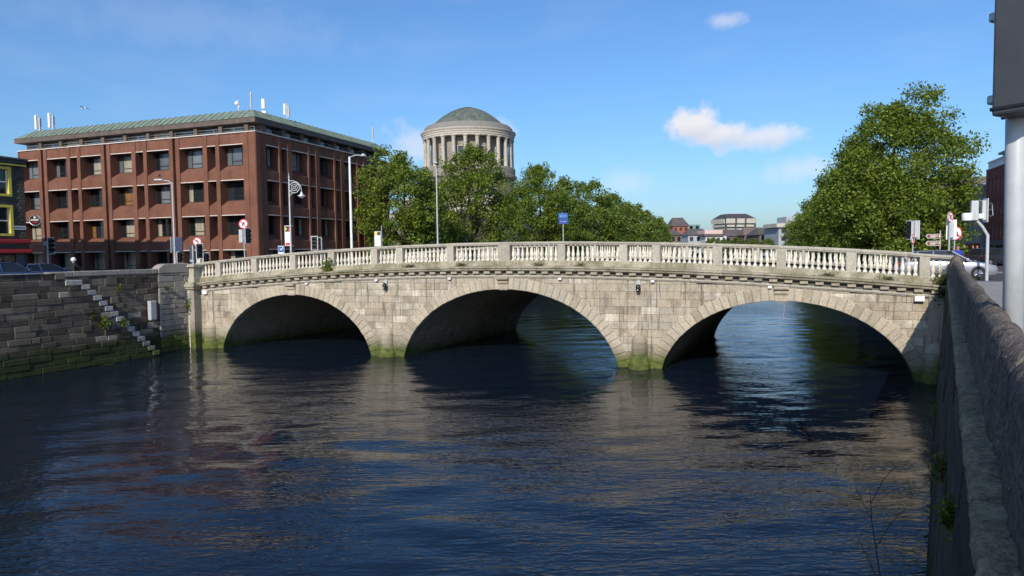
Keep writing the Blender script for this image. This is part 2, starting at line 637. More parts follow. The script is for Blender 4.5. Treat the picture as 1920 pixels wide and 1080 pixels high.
xs = axis(-44, 44, 0.3, [3, 8, 18, 40, 90, 200])
ys = axis(1.5, 74, 0.22, [2, 6, 14, 30, 60, 120, 260, 500])
gx, gy = np.meshgrid(xs, ys)
rs = np.random.RandomState(3)
hz = np.zeros_like(gx)
for k in range(34):
    lam = rs.uniform(0.75, 3.4)
    ang = R(90 + rs.normal(-4, 22))
    kx, ky = 2 * math.pi / lam * math.cos(ang), 2 * math.pi / lam * math.sin(ang)
    amp = 0.0022 * lam ** 1.0
    env = 0.6 + 0.4 * np.sin(gx * rs.uniform(.05, .2) + gy * rs.uniform(.05, .2) + rs.uniform(0, 6))
    hz += amp * env * np.sin(kx * gx + ky * gy + rs.uniform(0, 6.28))
fade = np.clip(np.minimum.reduce([(gx + 44) / 5, (44 - gx) / 5, (gy - 1.5) / 1.5, (74 - gy) / 8]), 0, 1)
hz *= fade
nx, ny = len(xs), len(ys)
wm = bpy.data.meshes.new('river_water')
co = np.stack([gx, gy, hz], -1).reshape(-1, 3)
idx = np.arange(nx * ny).reshape(ny, nx)
quads = np.stack([idx[:-1, :-1], idx[:-1, 1:], idx[1:, 1:], idx[1:, :-1]], -1).reshape(-1, 4)
wm.vertices.add(len(co))
wm.vertices.foreach_set('co', co.ravel())
wm.loops.add(quads.size)
wm.loops.foreach_set('vertex_index', quads.ravel())
wm.polygons.add(len(quads))
wm.polygons.foreach_set('loop_start', np.arange(0, quads.size, 4))
wm.polygons.foreach_set('loop_total', np.full(len(quads), 4))
wm.polygons.foreach_set('use_smooth', np.ones(len(quads), bool))
wm.update(calc_edges=True)
wm.materials.append(M['water'])
tag(put(wm, 'river_water'), kind='structure')


# ---------------------------------------------------------------- shaped blocks
def inset(poly, d):
    n = len(poly)
    area = sum(poly[i][0] * poly[(i + 1) % n][1] - poly[(i + 1) % n][0] * poly[i][1] for i in range(n))
    sg = 1 if area > 0 else -1
    out = []
    for i in range(n):
        p0, p1, p2 = Vector(poly[i - 1]), Vector(poly[i]), Vector(poly[(i + 1) % n])
        e1, e2 = (p1 - p0), (p2 - p1)
        if e1.length < 1e-6 or e2.length < 1e-6:
            out.append(tuple(p1))
            continue
        e1.normalize()
        e2.normalize()
        n1, n2 = Vector((-e1.y, e1.x)) * sg, Vector((-e2.y, e2.x)) * sg
        k = 1 + n1.dot(n2)
        m = (n1 + n2) / max(k, 0.35)
        out.append(tuple(p1 + m * d))
    return out


def block(poly, y0, y1, ch=0.012, gap=0.005, mi=0, mb=None, tilt=0.0):
    """stone with chamfered front at y0, body back to y1; poly in (x, z)"""
    mb = mb or MB()
    a = inset(poly, gap)
    b = inset(poly, gap + ch)
    n = len(poly)
    vs = [(x, y0, z) for x, z in b] + [(x, y0 + ch, z) for x, z in a] + [(x, y1, z) for x, z in a]
    fs = [tuple(range(n))]
    for r_ in (0, n):
        fs += [(r_ + i, r_ + n + i, r_ + n + (i + 1) % n, r_ + (i + 1) % n) for i in range(n)]
    mb.add(vs, fs, mi)
    return mb


# ---------------------------------------------------------------- the bridge
bridge = thing('stone_bridge', 'three-arched granite bridge with a pale balustrade crossing the river', 'bridge', (BX, BY, 0), BROT)
ARCH = [(-14.83, 5.87, 3.71), (0.0, 6.60, 4.177), (14.83, 5.87, 3.71)]
ZS = -0.8
RING = 0.66
T0, T1 = -23.3, 22.3


def ab(i):
    c, hw, cr = ARCH[i]
    b = cr - ZS
    return c, hw / math.sqrt(1 - (ZS / b) ** 2), b


def off_ellipse(a, b, phi, off):
    x, z = a * math.cos(phi), b * math.sin(phi)
    nx_, nz_ = math.cos(phi) / a, math.sin(phi) / b
    L = math.hypot(nx_, nz_)
    return x + nx_ / L * off, z + nz_ / L * off


MID = []          # sampled mid-ring curve of each arch: z -> half width
for i in range(3):
    c, a, b = ab(i)
    pts = [off_ellipse(a, b, math.pi / 2 * k / 60, RING * 0.5) for k in range(61)]
    MID.append((c, pts))


def half_w(i, z):
    c, pts = MID[i]
    z -= ZS
    if z >= pts[-1][1]:
        return None
    for k in range(60):
        if pts[k][1] <= z <= pts[k + 1][1]:
            f = (z - pts[k][1]) / (pts[k + 1][1] - pts[k][1] + 1e-9)
            return pts[k][0] + (pts[k + 1][0] - pts[k][0]) * f
    return pts[0][0]


def frieze_z(t):
    return railz(t) - 2.03


# spandrel stones
row_h = 0.405
z0 = -0.75
while z0 < 5.0:
    z1 = z0 + row_h
    bounds = [(T0, T0, False)]
    for i in range(3):
        w0, w1 = half_w(i, z0), half_w(i, z1)
        if w0 is None:
            continue
        if w1 is None:
            w1 = 0.0
        c = ARCH[i][0]
        bounds += [(c - w0, c - w1, True), (c + w0, c + w1, True)]
    bounds.append((T1, T1, False))
    for k in range(0, len(bounds), 2):
        (l0, l1, _), (r0, r1, _) = bounds[k], bounds[k + 1]
        if r0 - l0 < 0.12:
            continue
        cuts = []
        x = max(l0, l1) + rnd.uniform(0.4, 1.2)
        while x < min(r0, r1) - 0.4:
            cuts.append(x)
            x += rnd.choice([0.75, 0.9, 1.05, 1.25, 1.4]) * rnd.uniform(0.92, 1.08)
        ed = [(l0, l1)] + [(q, q) for q in cuts] + [(r0, r1)]
        for (a0, a1), (b0, b1) in zip(ed[:-1], ed[1:]):
            ta, tb = frieze_z(a1), frieze_z(b1)
            za, zb = min(z1, ta), min(z1, tb)
            if za - z0 < 0.06 or zb - z0 < 0.06:
                continue
            poly = [(a0, z0), (b0, z0), (b1, zb), (a1, za)]
            if abs(b1 - a1) < 0.05:
                poly = [(a0, z0), (b0, z0), (b1, zb)]
            block(poly, rnd.uniform(-0.006, 0.006), 0.10, 0.014, 0.004).build('ashlar_block', M['granite'], bridge)
    z0 = z1

# arch rings
for i in range(3):
    c, a, b = ab(i)
    phis = [R(4) + (math.pi - R(8)) * k / 900 for k in range(901)]
    pts = [off_ellipse(a, b, p_, RING * 0.4) for p_ in phis]
    cum = [0]
    for k in range(900):
        cum.append(cum[-1] + math.hypot(pts[k + 1][0] - pts[k][0], pts[k + 1][1] - pts[k][1]))
    nv = 47 if i == 1 else 43
    cutp = []
    j = 0
    for q in range(nv + 1):
        s_ = cum[-1] * q / nv
        while j < 899 and cum[j + 1] < s_:
            j += 1
        cutp.append(phis[j])
    for q in range(nv):
        if q == nv // 2:
            continue
        p0, p1 = cutp[q], cutp[q + 1]
        x0_, z0_ = off_ellipse(a, b, p0, rnd.uniform(-.012, .012))
        x1_, z1_ = off_ellipse(a, b, p1, rnd.uniform(-.012, .012))
        ex = RING + (0.03 if rnd.random() < .3 else 0)
        x2_, z2_ = off_ellipse(a, b, p1, ex)
        x3_, z3_ = off_ellipse(a, b, p0, ex)
        poly = [(c + x0_, ZS + z0_), (c + x3_, ZS + z3_), (c + x2_, ZS + z2_), (c + x1_, ZS + z1_)]
        block(poly, -0.055 + rnd.uniform(-.008, .008), 0.5, 0.028, 0.006).build('voussoir', M['vouss'], bridge)
    # keystone: scrolled console
    kz0, kz1 = ARCH[i][2] - 0.04, frieze_z(c) - 0.01
    H = kz1 - kz0
    prof = [(0.4, 0), (-0.10, 0), (-0.13, 0.04), (-0.11, H * .42), (-0.13, H * .5), (-0.18, H * .56), (-0.20, H * .64), (-0.17, H * .72), (-0.2, H * .78),
            (-0.33, H * .86), (-0.36, H * .94), (-0.30, H), (0.4, H)]
    km = MB()
    n_ = len(prof)
    wv = [(0.25, -1), (0.31, 1)]
    vs = []
    for sgn in (-1, 1):
        for d_, z_ in prof:
            w_ = 0.27 + 0.08 * z_ / H
            vs.append((c + sgn * w_, d_, kz0 + z_))
    km.add(vs, [tuple(range(n_)), tuple(range(2 * n_ - 1, n_ - 1, -1))] + [(k, (k + 1) % n_, (k + 1) % n_ + n_, k + n_) for k in range(n_)])
    km.build('keystone', M['vouss'], bridge)
    # barrel: coursed stones under the arch, and the solid behind their joints
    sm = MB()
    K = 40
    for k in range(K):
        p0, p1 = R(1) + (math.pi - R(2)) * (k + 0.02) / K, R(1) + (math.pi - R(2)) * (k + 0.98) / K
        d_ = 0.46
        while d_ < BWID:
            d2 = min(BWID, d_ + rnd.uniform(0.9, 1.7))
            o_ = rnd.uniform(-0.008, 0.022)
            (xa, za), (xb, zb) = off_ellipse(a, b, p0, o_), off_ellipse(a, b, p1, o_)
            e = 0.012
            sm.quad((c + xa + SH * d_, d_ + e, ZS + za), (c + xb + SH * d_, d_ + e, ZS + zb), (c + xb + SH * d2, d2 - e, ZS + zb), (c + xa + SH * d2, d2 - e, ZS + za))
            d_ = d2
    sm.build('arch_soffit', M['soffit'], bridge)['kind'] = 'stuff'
# core: solid behind the facing, rear face, and barrel backs
cm = MB()
nt = 420
for face_d, ringoff in ((0.07, RING * 0.5), (BWID, 0.0)):
    prev = None
    for k in range(nt + 1):
        tt = T0 + (T1 - T0) * k / nt
        zl = -1.0
        for i in range(3):
            c, a, b = ab(i)
            aa, bb = a + ringoff, b + ringoff
            if abs(tt - c) < aa:
                zl = max(zl, ZS + bb * math.sqrt(1 - ((tt - c) / aa) ** 2))
        cur = (tt + SH * face_d, zl, frieze_z(tt) + 0.9)
        if prev:
            cm.quad((prev[0], face_d, prev[1]), (cur[0], face_d, cur[1]), (cur[0], face_d, cur[2]), (prev[0], face_d, prev[2]))
        prev = cur
for i in range(3):
    c, a, b = ab(i)
    for k in range(60):
        p0, p1 = math.pi * k / 60, math.pi * (k + 1) / 60
        (xa, za), (xb, zb) = off_ellipse(a, b, p0, 0.04), off_ellipse(a, b, p1, 0.04)
        cm.quad((c + xa, 0.07, ZS + za), (c + xb, 0.07, ZS + zb), (c + xb + SH * BWID, BWID, ZS + zb), (c + xa + SH * BWID, BWID, ZS + za))
for tt in (T0, T1):
    cm.quad((tt, 0.07, -1), (tt + SH * BWID, BWID, -1), (tt + SH * BWID, BWID, 5), (tt, 0.07, 5))
cm.build('core', M['core'], bridge)

# half-round noses on the piers and abutments
for tn in (-7.78, 7.78, -21.75, 21.5):
    n_ = MB()
    r0_ = 0.43
    prof = [(0.62, -0.8), (0.60, 0.25), (0.50, 0.36), (0.46, 0.62), (r0_, 0.66), (r0_, 0.70), (r0_ - .03, 0.715), (r0_, 0.73), (r0_, 1.02), (r0_ - .03, 1.035), (r0_, 1.05), (r0_, 1.32),
            (r0_ - .03, 1.34), (r0_, 1.36), (0.42, 1.48), (0.385, 1.6), (0.32, 1.71), (0.23, 1.80), (0.12, 1.86), (0.01, 1.885)]
    n_.lathe(prof, 16, (tn, 0.02, 0), math.pi, 2 * math.pi)
    n_.build('cutwater', M['vouss'], bridge, smooth=True)
    if abs(tn) > 20:
        MB().bevbox(tn - 0.3, tn + 0.3, -0.09, 0.05, 1.5, frieze_z(tn), 0.02).build('pilaster', M['granite'], bridge)


def sweep(mb, prof, t0, t1, zoff, n=2, shear=0.0):
    """profile (d, z) carried along the hump of the bridge from t0 to t1"""
    k = len(prof)
    base = len(mb.v)
    vs = []
    for j in range(n + 1):
        tt = t0 + (t1 - t0) * j / n
        for d_, z_ in prof:
            vs.append((tt + shear, d_, railz(tt) + z_ + zoff))
    fs = [(j * k + i, j * k + (i + 1) % k, (j + 1) * k + (i + 1) % k, (j + 1) * k + i) for j in range(n) for i in range(k)]
    fs += [tuple(range(k)), tuple(n * k + i for i in range(k - 1, -1, -1))]
    mb.add(vs, fs)
    return mb


P_RAIL = [(0.08, -0.165), (0.08, -0.125), (0.045, -0.10), (0.045, -0.03), (0.09, 0.0), (0.50, 0.0), (0.555, -0.03), (0.555, -0.10), (0.52, -0.125), (0.52, -0.165)]
P_PLINTH = [(0.10, -1.36), (0.02, -1.36), (0.02, -1.10), (0.06, -1.06), (0.06, -1.05), (0.54, -1.05), (0.54, -1.06), (0.58, -1.10), (0.58, -1.36)]
P_CORN = [(0.3, -1.66), (-0.24, -1.66), (-0.25, -1.62), (-0.34, -1.60), (-0.36, -1.52), (-0.43, -1.47), (-0.43, -1.41), (-0.36, -1.39), (0.0, -1.355), (0.3, -1.355)]
P_BED = [(0.3, -1.86), (-0.05, -1.86), (-0.05, -1.665), (0.3, -1.665)]
P_FRIEZE = [(0.3, -2.035), (-0.05, -2.035), (-0.065, -2.0), (-0.105, -1.97), (-0.11, -1.89), (-0.06, -1.865), (0.3, -1.865)]


def mirror(prof):
    return [(BWID - d_ + 0.0, z_) for d_, z_ in prof][::-1]


def run(prof, name, mat, step, a=T0, b=T1, jitter=0.12, shear=0.0, gap=0.005):
    x = a
    while x < b - 0.05:
        x2 = x + step * rnd.uniform(1 - jitter, 1 + jitter)
        if x2 > b - 0.5 * step:
            x2 = b
        dz = rnd.uniform(-0.004, 0.004)
        sweep(MB(), prof, x + gap, x2 - gap, dz, 2, shear).build(name, mat, bridge)
        x = x2


TA, TB = T0 + 0.3, 22.3
run(P_RAIL, 'rail_stone', M['rail'], 1.5, TA, TB)
run(P_PLINTH, 'plinth_stone', M['cornice'], 1.7, TA, TB)
run(P_CORN, 'cornice_stone', M['cornice'], 1.45, TA, TB)
run(P_FRIEZE, 'frieze_stone', M['rail'], 1.9, TA, TB)
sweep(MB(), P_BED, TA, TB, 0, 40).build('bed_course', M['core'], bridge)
SHB = SH * BWID
sweep(MB(), mirror(P_RAIL), TA, TB, 0, 40, SHB).build('rear_rail', M['rail'], bridge)
sweep(MB(), mirror(P_PLINTH), TA, TB, 0, 40, SHB).build('rear_plinth', M['cornice'], bridge)
sweep(MB(), mirror(P_CORN), TA, TB, 0, 40, SHB).build('rear_cornice', M['cornice'], bridge)
# modillions under the cornice
mod = MB()
mod.add([(-.18, -.02, -.165), (.18, -.02, -.165), (.18, -.21, -.125), (-.18, -.21, -.125), (-.18, -.02, 0), (.18, -.02, 0), (.18, -.24, 0), (-.18, -.24, 0)],
        [(0, 1, 2, 3), (4, 7, 6, 5), (3, 2, 6, 7), (0, 3, 7, 4), (1, 5, 6, 2)])
mod_me = mod.mesh('modillion', M['vouss'])
tt = TA + 0.35
while tt < TB - 0.2:
    put(mod_me, 'modillion', bridge, (tt, -0.035, railz(tt) - 1.668))
    tt += 0.70
# pedestals and balusters
PED = [-21.05, -17.95, -14.8, -11.8, -8.63, -6.85, -3.42, 0.0, 3.42, 6.9, 8.66, 11.78, 14.82, 17.95, 21.04]
BAL_H = 0.885
bal = MB()
s_ = 0.088
bal.box(-s_, s_, -s_, s_, 0, 0.055)
bal.lathe([(0.080, 0.055), (0.085, 0.075), (0.066, 0.10), (0.052, 0.125), (0.060, 0.165), (0.080, 0.22), (0.094, 0.285), (0.096, 0.33), (0.086, 0.40), (0.066, 0.49), (0.052, 0.58),
           (0.045, 0.67), (0.046, 0.73), (0.064, 0.745), (0.064, 0.765), (0.048, 0.775), (0.052, 0.80), (0.078, 0.83)], 12, caps=False)
bal.box(-s_, s_, -s_, s_, 0.83, BAL_H)
bal_me = bal.mesh('baluster', M['baluster'], smooth=True)


def pedestal(tt, w, front=True):
    m = MB()
    d0, d1 = (0.065, 0.535) if front else (BWID - 0.535, BWID - 0.065)
    m.bevbox(-w / 2, w / 2, d0, d1, -1.055, -0.155, 0.012)
    m.bevbox(-w / 2 - .03, w / 2 + .03, d0 - .035, d1 + .035, -1.362, -1.04, 0.015)
    m.build('pedestal', M['rail'], bridge, loc=(tt + (0 if front else SHB), 0, railz(tt)))


for tt in PED:
    pedestal(tt, 0.72 if tt == 0 else 0.44)
    pedestal(tt, 0.5, False)
edges = [TA + 0.25] + PED + [TB]
for a_, b_ in zip(edges[:-1], edges[1:]):
    wa_ = 0.36 if a_ == 0 else 0.22
    wb_ = 0.36 if b_ == 0 else 0.22
    if a_ == edges[0]:
        wa_ = 0
    if b_ == TB:
        wb_ = -0.1
    L = (b_ - wb_) - (a_ + wa_)
    nb = max(2, int(round((L - 0.06) / 0.272)))
    for k in range(nb):
        tt = a_ + wa_ + L * (k + 0.5) / nb
        o = put(bal_me, 'baluster', bridge, (tt, 0.30, railz(tt) - 1.05))
        o.rotation_euler = (0, 0, rnd.uniform(-.05, .05))
    nb2 = max(2, int(round(L / 0.34)))
    for k in range(nb2):
        tt = a_ + wa_ + L * (k + 0.5) / nb2
        put(bal_me, 'baluster', bridge, (tt + SHB, BWID - 0.30, railz(tt) - 1.05))
# deck
for nm, mt, d0, d1, dz in (('footway', M['pavement'], 0.57, 2.6, 0), ('carriageway', M['tarmac'], 2.6, BWID - 2.6, -0.12), ('footway', M['pavement'], BWID - 2.6, BWID - 0.57, 0)):
    m = MB()
    for k in range(40):
        ta, tb = T0 - .4 + (T1 - T0 + .8) * k / 40, T0 - .4 + (T1 - T0 + .8) * (k + 1) / 40
        za, zb = railz(ta) - 1.18 + dz, railz(tb) - 1.18 + dz
        m.quad((ta + SH * d0, d0, za), (tb + SH * d0, d0, zb), (tb + SH * d1, d1, zb), (ta + SH * d1, d1, za))
    m.build(nm, mt, bridge)
# left end pier with its pedestal
m = MB()
m.bevbox(-23.95, -22.55, -0.62, 1.2, -1, 3.95, 0.02)
m.build('end_pier', M['quaygran'], bridge)
m = MB()
for (e, za, zb) in ((0.02, 3.95, 4.06), (0.14, 4.06, 4.2), (0.22, 4.2, 4.38), (0.10, 4.38, 4.5)):
    m.bevbox(-23.95 - e, -22.55 + e, -0.62 - e, 1.2, za, zb, 0.02)
m.build('corbel', M['cornice'], bridge)
m = MB()
m.bevbox(-23.62, -22.62, -0.5, 0.6, 4.5, 4.8, 0.02)
m.bevbox(-23.54, -22.70, -0.42, 0.55, 4.78, 5.56, 0.015)
m.build('end_pedestal', M['rail'], bridge)
m = MB()
m.bevbox(-23.72, -22.5, -0.6, 0.66, 5.55, 5.64, 0.03)
m.bevbox(-23.66, -22.56, -0.54, 0.64, 5.63, 5.74, 0.03)
m.build('end_cap', M['rail'], bridge)

# ---------------------------------------------------------------- left quay wall with its river stairs
lq = thing('quay_wall', 'old dark stone quay wall with pale river stairs left of the bridge', 'wall', (LX, LY, 0), LROT)
RISE, RUN, NST = 0.34, 0.335, 14
S_BOT = 8.85


def step_s(k):
    return S_BOT - RUN * k


def course(parent, z0, z1, s0, s1, y, mat_fn, lens=(0.45, 1.4), ch=0.022, ymin=-0.03, ymax=0.03, y1=0.12, name='wall_stone'):
    x = s0
    while x < s1 - 0.03:
        x2 = x + rnd.uniform(*lens)
        if x2 > s1 - 0.22:
            x2 = s1
        j = 0.022
        poly = [(x + rnd.uniform(-j, j), z0 + rnd.uniform(-j, j) * .7), (x2 + rnd.uniform(-j, j), z0 + rnd.uniform(-j, j) * .7), (x2 + rnd.uniform(-j, j), z1 + rnd.uniform(-j, j) * .7),
                (x + rnd.uniform(-j, j), z1 + rnd.uniform(-j, j) * .7)]
        block(poly, y + rnd.uniform(ymin, ymax), y + y1, ch, 0.014).build(name, mat_fn(), parent)
        x = x2


def calp():
    return M['quaygran'] if rnd.random() < 0.07 else M['quay']


S_LEFT = -7.0
for k in range(-1, NST + 2):
    z0, z1 = RISE * k, RISE * (k + 1)
    s1 = step_s(k) if k < NST else 3.55
    if k < 3:
        course(lq, z0, z1, S_LEFT, s1, 0.0, lambda: M['quaylow'], (0.9, 1.9))
    else:
        course(lq, z0, z1, S_LEFT, s1, 0.0, calp)
# coping of the parapet
x = S_LEFT
while x < 3.5:
    x2 = min(3.58, x + rnd.uniform(0.9, 1.6))
    MB().bevbox(x + .006, x2 - .006, -0.03, 0.62, RISE * (NST + 2) + .01, 5.49 + rnd.uniform(-.012, .012), 0.035).build('coping_stone', M['quaygran'], lq)
    x = x2
m = MB()
pts = [(-140, -1.2)] + [(S_BOT - .2, -1.2)]
poly = [(-140, -1.2), (S_BOT, -1.2)]
for k in range(NST):
    poly += [(step_s(k) - .02, RISE * k + .02), (step_s(k) - .02, RISE * (k + 1) - 0.06)]
poly += [(3.5, RISE * NST - .06), (3.5, 5.42), (-140, 5.42)]
m.prism(poly, 0.045, 0.6)
m.box(-140, 3.5, 0.6, 2.25, -1, 4.55)
m.prism([(3.4, -1.2), (S_BOT - .3, -1.2)] + [p for k in range(NST) for p in ((step_s(k) - .05, RISE * k), (step_s(k) - .05, RISE * (k + 1) - .1))] + [(3.4, RISE * NST - .1)], 0.6, 1.4)
m.build('mortar_backing', M['mortar'], lq)
for k in range(NST):
    s_ = step_s(k)
    MB().bevbox(s_ - .04, s_ + RUN + .12, -0.035 + rnd.uniform(-.01, .01), 1.3, RISE * (k + 1) - .27, RISE * (k + 1) + .005, 0.025).build('step', M['step'], lq)
MB().bevbox(3.56, step_s(NST - 1) + .02, -0.04, 1.3, RISE * NST - 0.02, RISE * NST + .28, 0.03).build('landing_slab', M['step'], lq)
# recessed wall behind the stairs, running on to the bridge
YR = 1.3
k = 0
z0 = -0.4
while z0 < 5.1:
    z1 = z0 + rnd.choice([0.3, 0.34, 0.38, 0.42])
    if z1 > 5.1:
        z1 = 5.2
    course(lq, z0, z1, 3.5, 10.4, YR, calp if z0 > 1.0 else (lambda: M['quaylow']), (0.5, 1.3))
    course(lq, z0, z1, 10.4, 12.75, YR - 0.05, lambda: M['quaygran'], (0.7, 1.3), name='pier_stone')
    z0 = z1
x = 3.5
while x < 10.3:
    x2 = min(10.4, x + rnd.uniform(1.0, 1.7))
    MB().bevbox(x + .006, x2 - .006, YR - 0.04, YR + .55, 5.2, 5.5 + rnd.uniform(-.012, .012), 0.035).build('coping_stone', M['quaygran'], lq)
    x = x2
m = MB()
m.prism([(3.4, -1.2), (13.2, -1.2), (13.2, 5.2), (3.4, 5.2)], YR + .04, YR + 0.95)
m.build('mortar_backing', M['mortar'], lq)
prof = [(10.4, 5.2), (12.75, 5.2), (12.75, 5.82), (11.1, 5.82), (10.85, 5.79), (10.65, 5.70), (10.5, 5.58), (10.4, 5.5)]
block(prof, YR - .08, YR + .6, 0.03, 0.0).build('shouldered_stone', M['quaygran'], lq)

# beyond the bridge: the two quay walls run on along the river
ddir = math.atan2(UP.y, UP.x)
for nm, lab, o0, sgn in (('quay_wall', 'far left quay wall under the row of plane trees', LB0, 1), ('quay_wall', 'far right quay wall running on beyond the bridge', RB0, -1)):
    q = thing(nm, lab, 'wall', (o0.x, o0.y, 0), ddir)
    m = MB()
    m.box(-0.5, 520, 0 if sgn > 0 else -0.7, 0.7 if sgn > 0 else 0, -1.2, 5.2)
    m.build('masonry', M['quay'], q)
    m = MB()
    m.bevbox(-0.5, 520, -0.05 if sgn > 0 else -0.75, 0.75 if sgn > 0 else 0.05, 5.2, 5.5, 0.04)
    m.build('coping', M['quaygran'], q)

# ---------------------------------------------------------------- near right quay wall
from mathutils import noise as mnoise
rq = thing('quay_wall', 'rough weathered quay parapet with a narrow ledge close on the right', 'wall', (RX, RY, 0), RROT)
XR0, XR1 = -9.0, 37.3


def rough_section(x0, x1, prof, nx_, amp, seed, closed_ends=True, fr=3.0):
    """a stone of given (y, z) profile between x0 and x1, its surface knocked about"""
    k = len(prof)
    vs = []
    for i in range(nx_ + 1):
        x = x0 + (x1 - x0) * i / nx_
        e = min(i, nx_ - i) / nx_
        pull = 0.03 if i in (0, nx_) else 0.0
        for y, z in prof:
            p = Vector((x * fr, y * fr, z * fr + seed))
            n_ = mnoise.fractal(p, 1.0, 2.0, 4) * amp
            n2 = mnoise.fractal(p + Vector((31, 7, 3)), 1.0, 2.0, 4) * amp
            cy_, cz_ = sum(q[0] for q in prof) / k, sum(q[1] for q in prof) / k
            dx = Vector((y - cy_, z - cz_))
            L = dx.length or 1
            vs.append((x, y + n_ - dx.x / L * pull, z + n2 - dx.y / L * pull))
    m = MB()
    fs = [(i * k + j, (i + 1) * k + j, (i + 1) * k + (j + 1) % k, i * k + (j + 1) % k) for i in range(nx_) for j in range(k)]
    fs += [tuple(range(k)), tuple(nx_ * k + j for j in range(k - 1, -1, -1))]
    return m.add(vs, fs)


PAR = [(-0.62, 4.55), (-0.615, 5.0), (-0.61, 5.40), (-0.60, 5.52), (-0.57, 5.60), (-0.53, 5.645), (-0.48, 5.66), (-0.43, 5.645), (-0.385, 5.60), (-0.355, 5.52), (-0.345, 5.40), (-0.34, 5.25), (-0.335, 5.1), (-0.33, 4.97), (-0.32, 4.83)]
LED = [(-0.62, 4.6), (-0.175, 4.72), (-0.155, 4.78), (-0.158, 4.815), (-0.175, 4.845), (-0.20, 4.858), (-0.24, 4.865), (-0.28, 4.868), (-0.33, 4.87), (-0.36, 4.87), (-0.62, 4.8)]
x = XR0
while x < XR1 - 0.5:
    x2 = min(XR1, x + rnd.uniform(1.7, 2.6))
    if XR1 - x2 < 0.9:
        x2 = XR1
    nx_ = 44 if x < 12 else 22
    rough_section(x, x2, PAR, nx_, 0.03, 0, fr=3.6).build('parapet_stone', M['parapet'], rq, smooth='all')
    x = x2
x = XR0
while x < XR1 - 0.5:
    x2 = min(XR1, x + rnd.uniform(1.5, 2.4))
    if XR1 - x2 < 0.9:
        x2 = XR1
    rough_section(x + .008, x2 - .008, LED, 40 if x < 12 else 20, 0.02, 5, fr=5).build('ledge_stone', M['ledge'], rq, smooth='all')
    x = x2
m = MB()
m.prism([(0.12, -1.2), (-0.20, 4.7), (-0.55, 4.7), (-0.55, -1.2)], XR0, XR1 + .3, tf=lambda a, b, c: (b, a, c))
m.build('mortar_backing', M['quayshade'], rq)
zrow = [-0.4, 0.2, 0.8, 1.4, 2.0, 2.6, 3.2, 3.8, 4.4, 4.74]
for z0, z1 in zip(zrow[:-1], zrow[1:]):
    x = XR0 + rnd.uniform(0, 1)
    while x < XR1 - 0.2:
        x2 = min(XR1 + .2, x + rnd.uniform(1.4, 2.6))
        yb = lambda z: 0.17 - 0.33 * z / 4.85
        g = 0.012
        p_ = rnd.uniform(-.012, .02)
        a0, a1, b0, b1 = x + g, x2 - g, z0 + g, z1 - g
        mb_ = MB()
        c_ = 0.02
        mb_.add([(a0 + c_, yb(b0) + p_, b0 + c_), (a1 - c_, yb(b0) + p_, b0 + c_), (a1 - c_, yb(b1) + p_, b1 - c_), (a0 + c_, yb(b1) + p_, b1 - c_),
                 (a0, yb(b0) - .05, b0), (a1, yb(b0) - .05, b0), (a1, yb(b1) - .05, b1), (a0, yb(b1) - .05, b1)],
                [(0, 1, 2, 3), (0, 4, 5, 1), (1, 5, 6, 2), (2, 6, 7, 3), (3, 7, 4, 0)])
        mb_.build('wall_stone', M['quayshade'], rq)
        x = x2
# the swollen end stone where the parapet meets the balustrade
em = MB()
em.sphere((0, 0, 0), 1.0, 20, 14, (0.85, 0.36, 0.95))
em.v = [(x_, y_, z_ + 0.0) for x_, y_, z_ in em.v]
em.v = [(p[0], p[1] + .02 * mnoise.noise(Vector(p) * 5), p[2]) for p in em.v]
em.build('end_stone', M['parapet'], rq, smooth='all', loc=(XR1 - 0.35, -0.5, 4.98))
# pavement kerb on the near right
for (a_, b_, nm) in ((-8, 37, 'kerb'),):
    m = MB()
    m.bevbox(a_, b_, -4.2, -4.05, GZ - .1, GZ + 0.11, .015)
    tag(m.build(nm, M['kerb'], None, loc=(RX, RY, 0), rotz=RROT), kind='structure')

# ---------------------------------------------------------------- more materials
t = NT('brown_brick')
p = t.objc()
oi_n = t.noise(p, 0.45, 5, 0.6)
col = t.ramp(oi_n, [(0.3, (0.152, 0.066, 0.043)), (0.7, (0.232, 0.102, 0.067))])
col = t.mix(1.0, col, t.ramp(t.noise(p, 26, 3, 0.7), [(0.3, (0.78, 0.78, 0.78)), (0.7, (1.2, 1.2, 1.2))]), 'MULTIPLY')
sepz = t.n('ShaderNodeSeparateXYZ')
t.l(p, sepz.inputs[0])
crs = t.math('FRACT', t.math('MULTIPLY', sepz.outputs['Z'], 13.3))
col = t.mix(t.rng(crs, 0.84, 0.92, 0, 0.35), col, (0.14, 0.10, 0.075))
stn = t.noise(t.objc((1.5, 1.5, 0.3)), 1.0, 6, 0.65)
col = t.mix(t.rng(stn, 0.46, 0.72, 0, 0.6), col, t.mix(0.6, col, (0.045, 0.025, 0.018)))
efl = t.noise(t.objc((1.2, 1.2, 3)), 1.7, 6, 0.7)
col = t.mix(t.rng(efl, 0.66, 0.74, 0, 0.4), col, (0.42, 0.30, 0.24))
t.color(col)
t.set(0.9, 0, 0.2)
t.bump(crs, 0.15, 0.01)
M['brick'] = t.mat
M['brickred'] = plain('red_brick', (0.27, 0.085, 0.06), 0.9, var=0.25, scale=2.5, spec=0.2, dirt=0.3)
M['lintel'] = plain('lintel_white', (0.62, 0.56, 0.50), 0.8, dirt=0.3)
t = NT('copper_green')
p = t.pos()
col = t.ramp(t.noise(t.pos((2.2, 2.2, 0.5)), 0.8, 6, 0.65), [(0.25, (0.10, 0.125, 0.098)), (0.5, (0.17, 0.215, 0.17)), (0.8, (0.25, 0.325, 0.255))])
t.color(col)
t.set(0.75, 0.0, 0.3)
t.bump(t.noise(p, 2.0, 4), 0.3, 0.03)
M['copper'] = t.mat
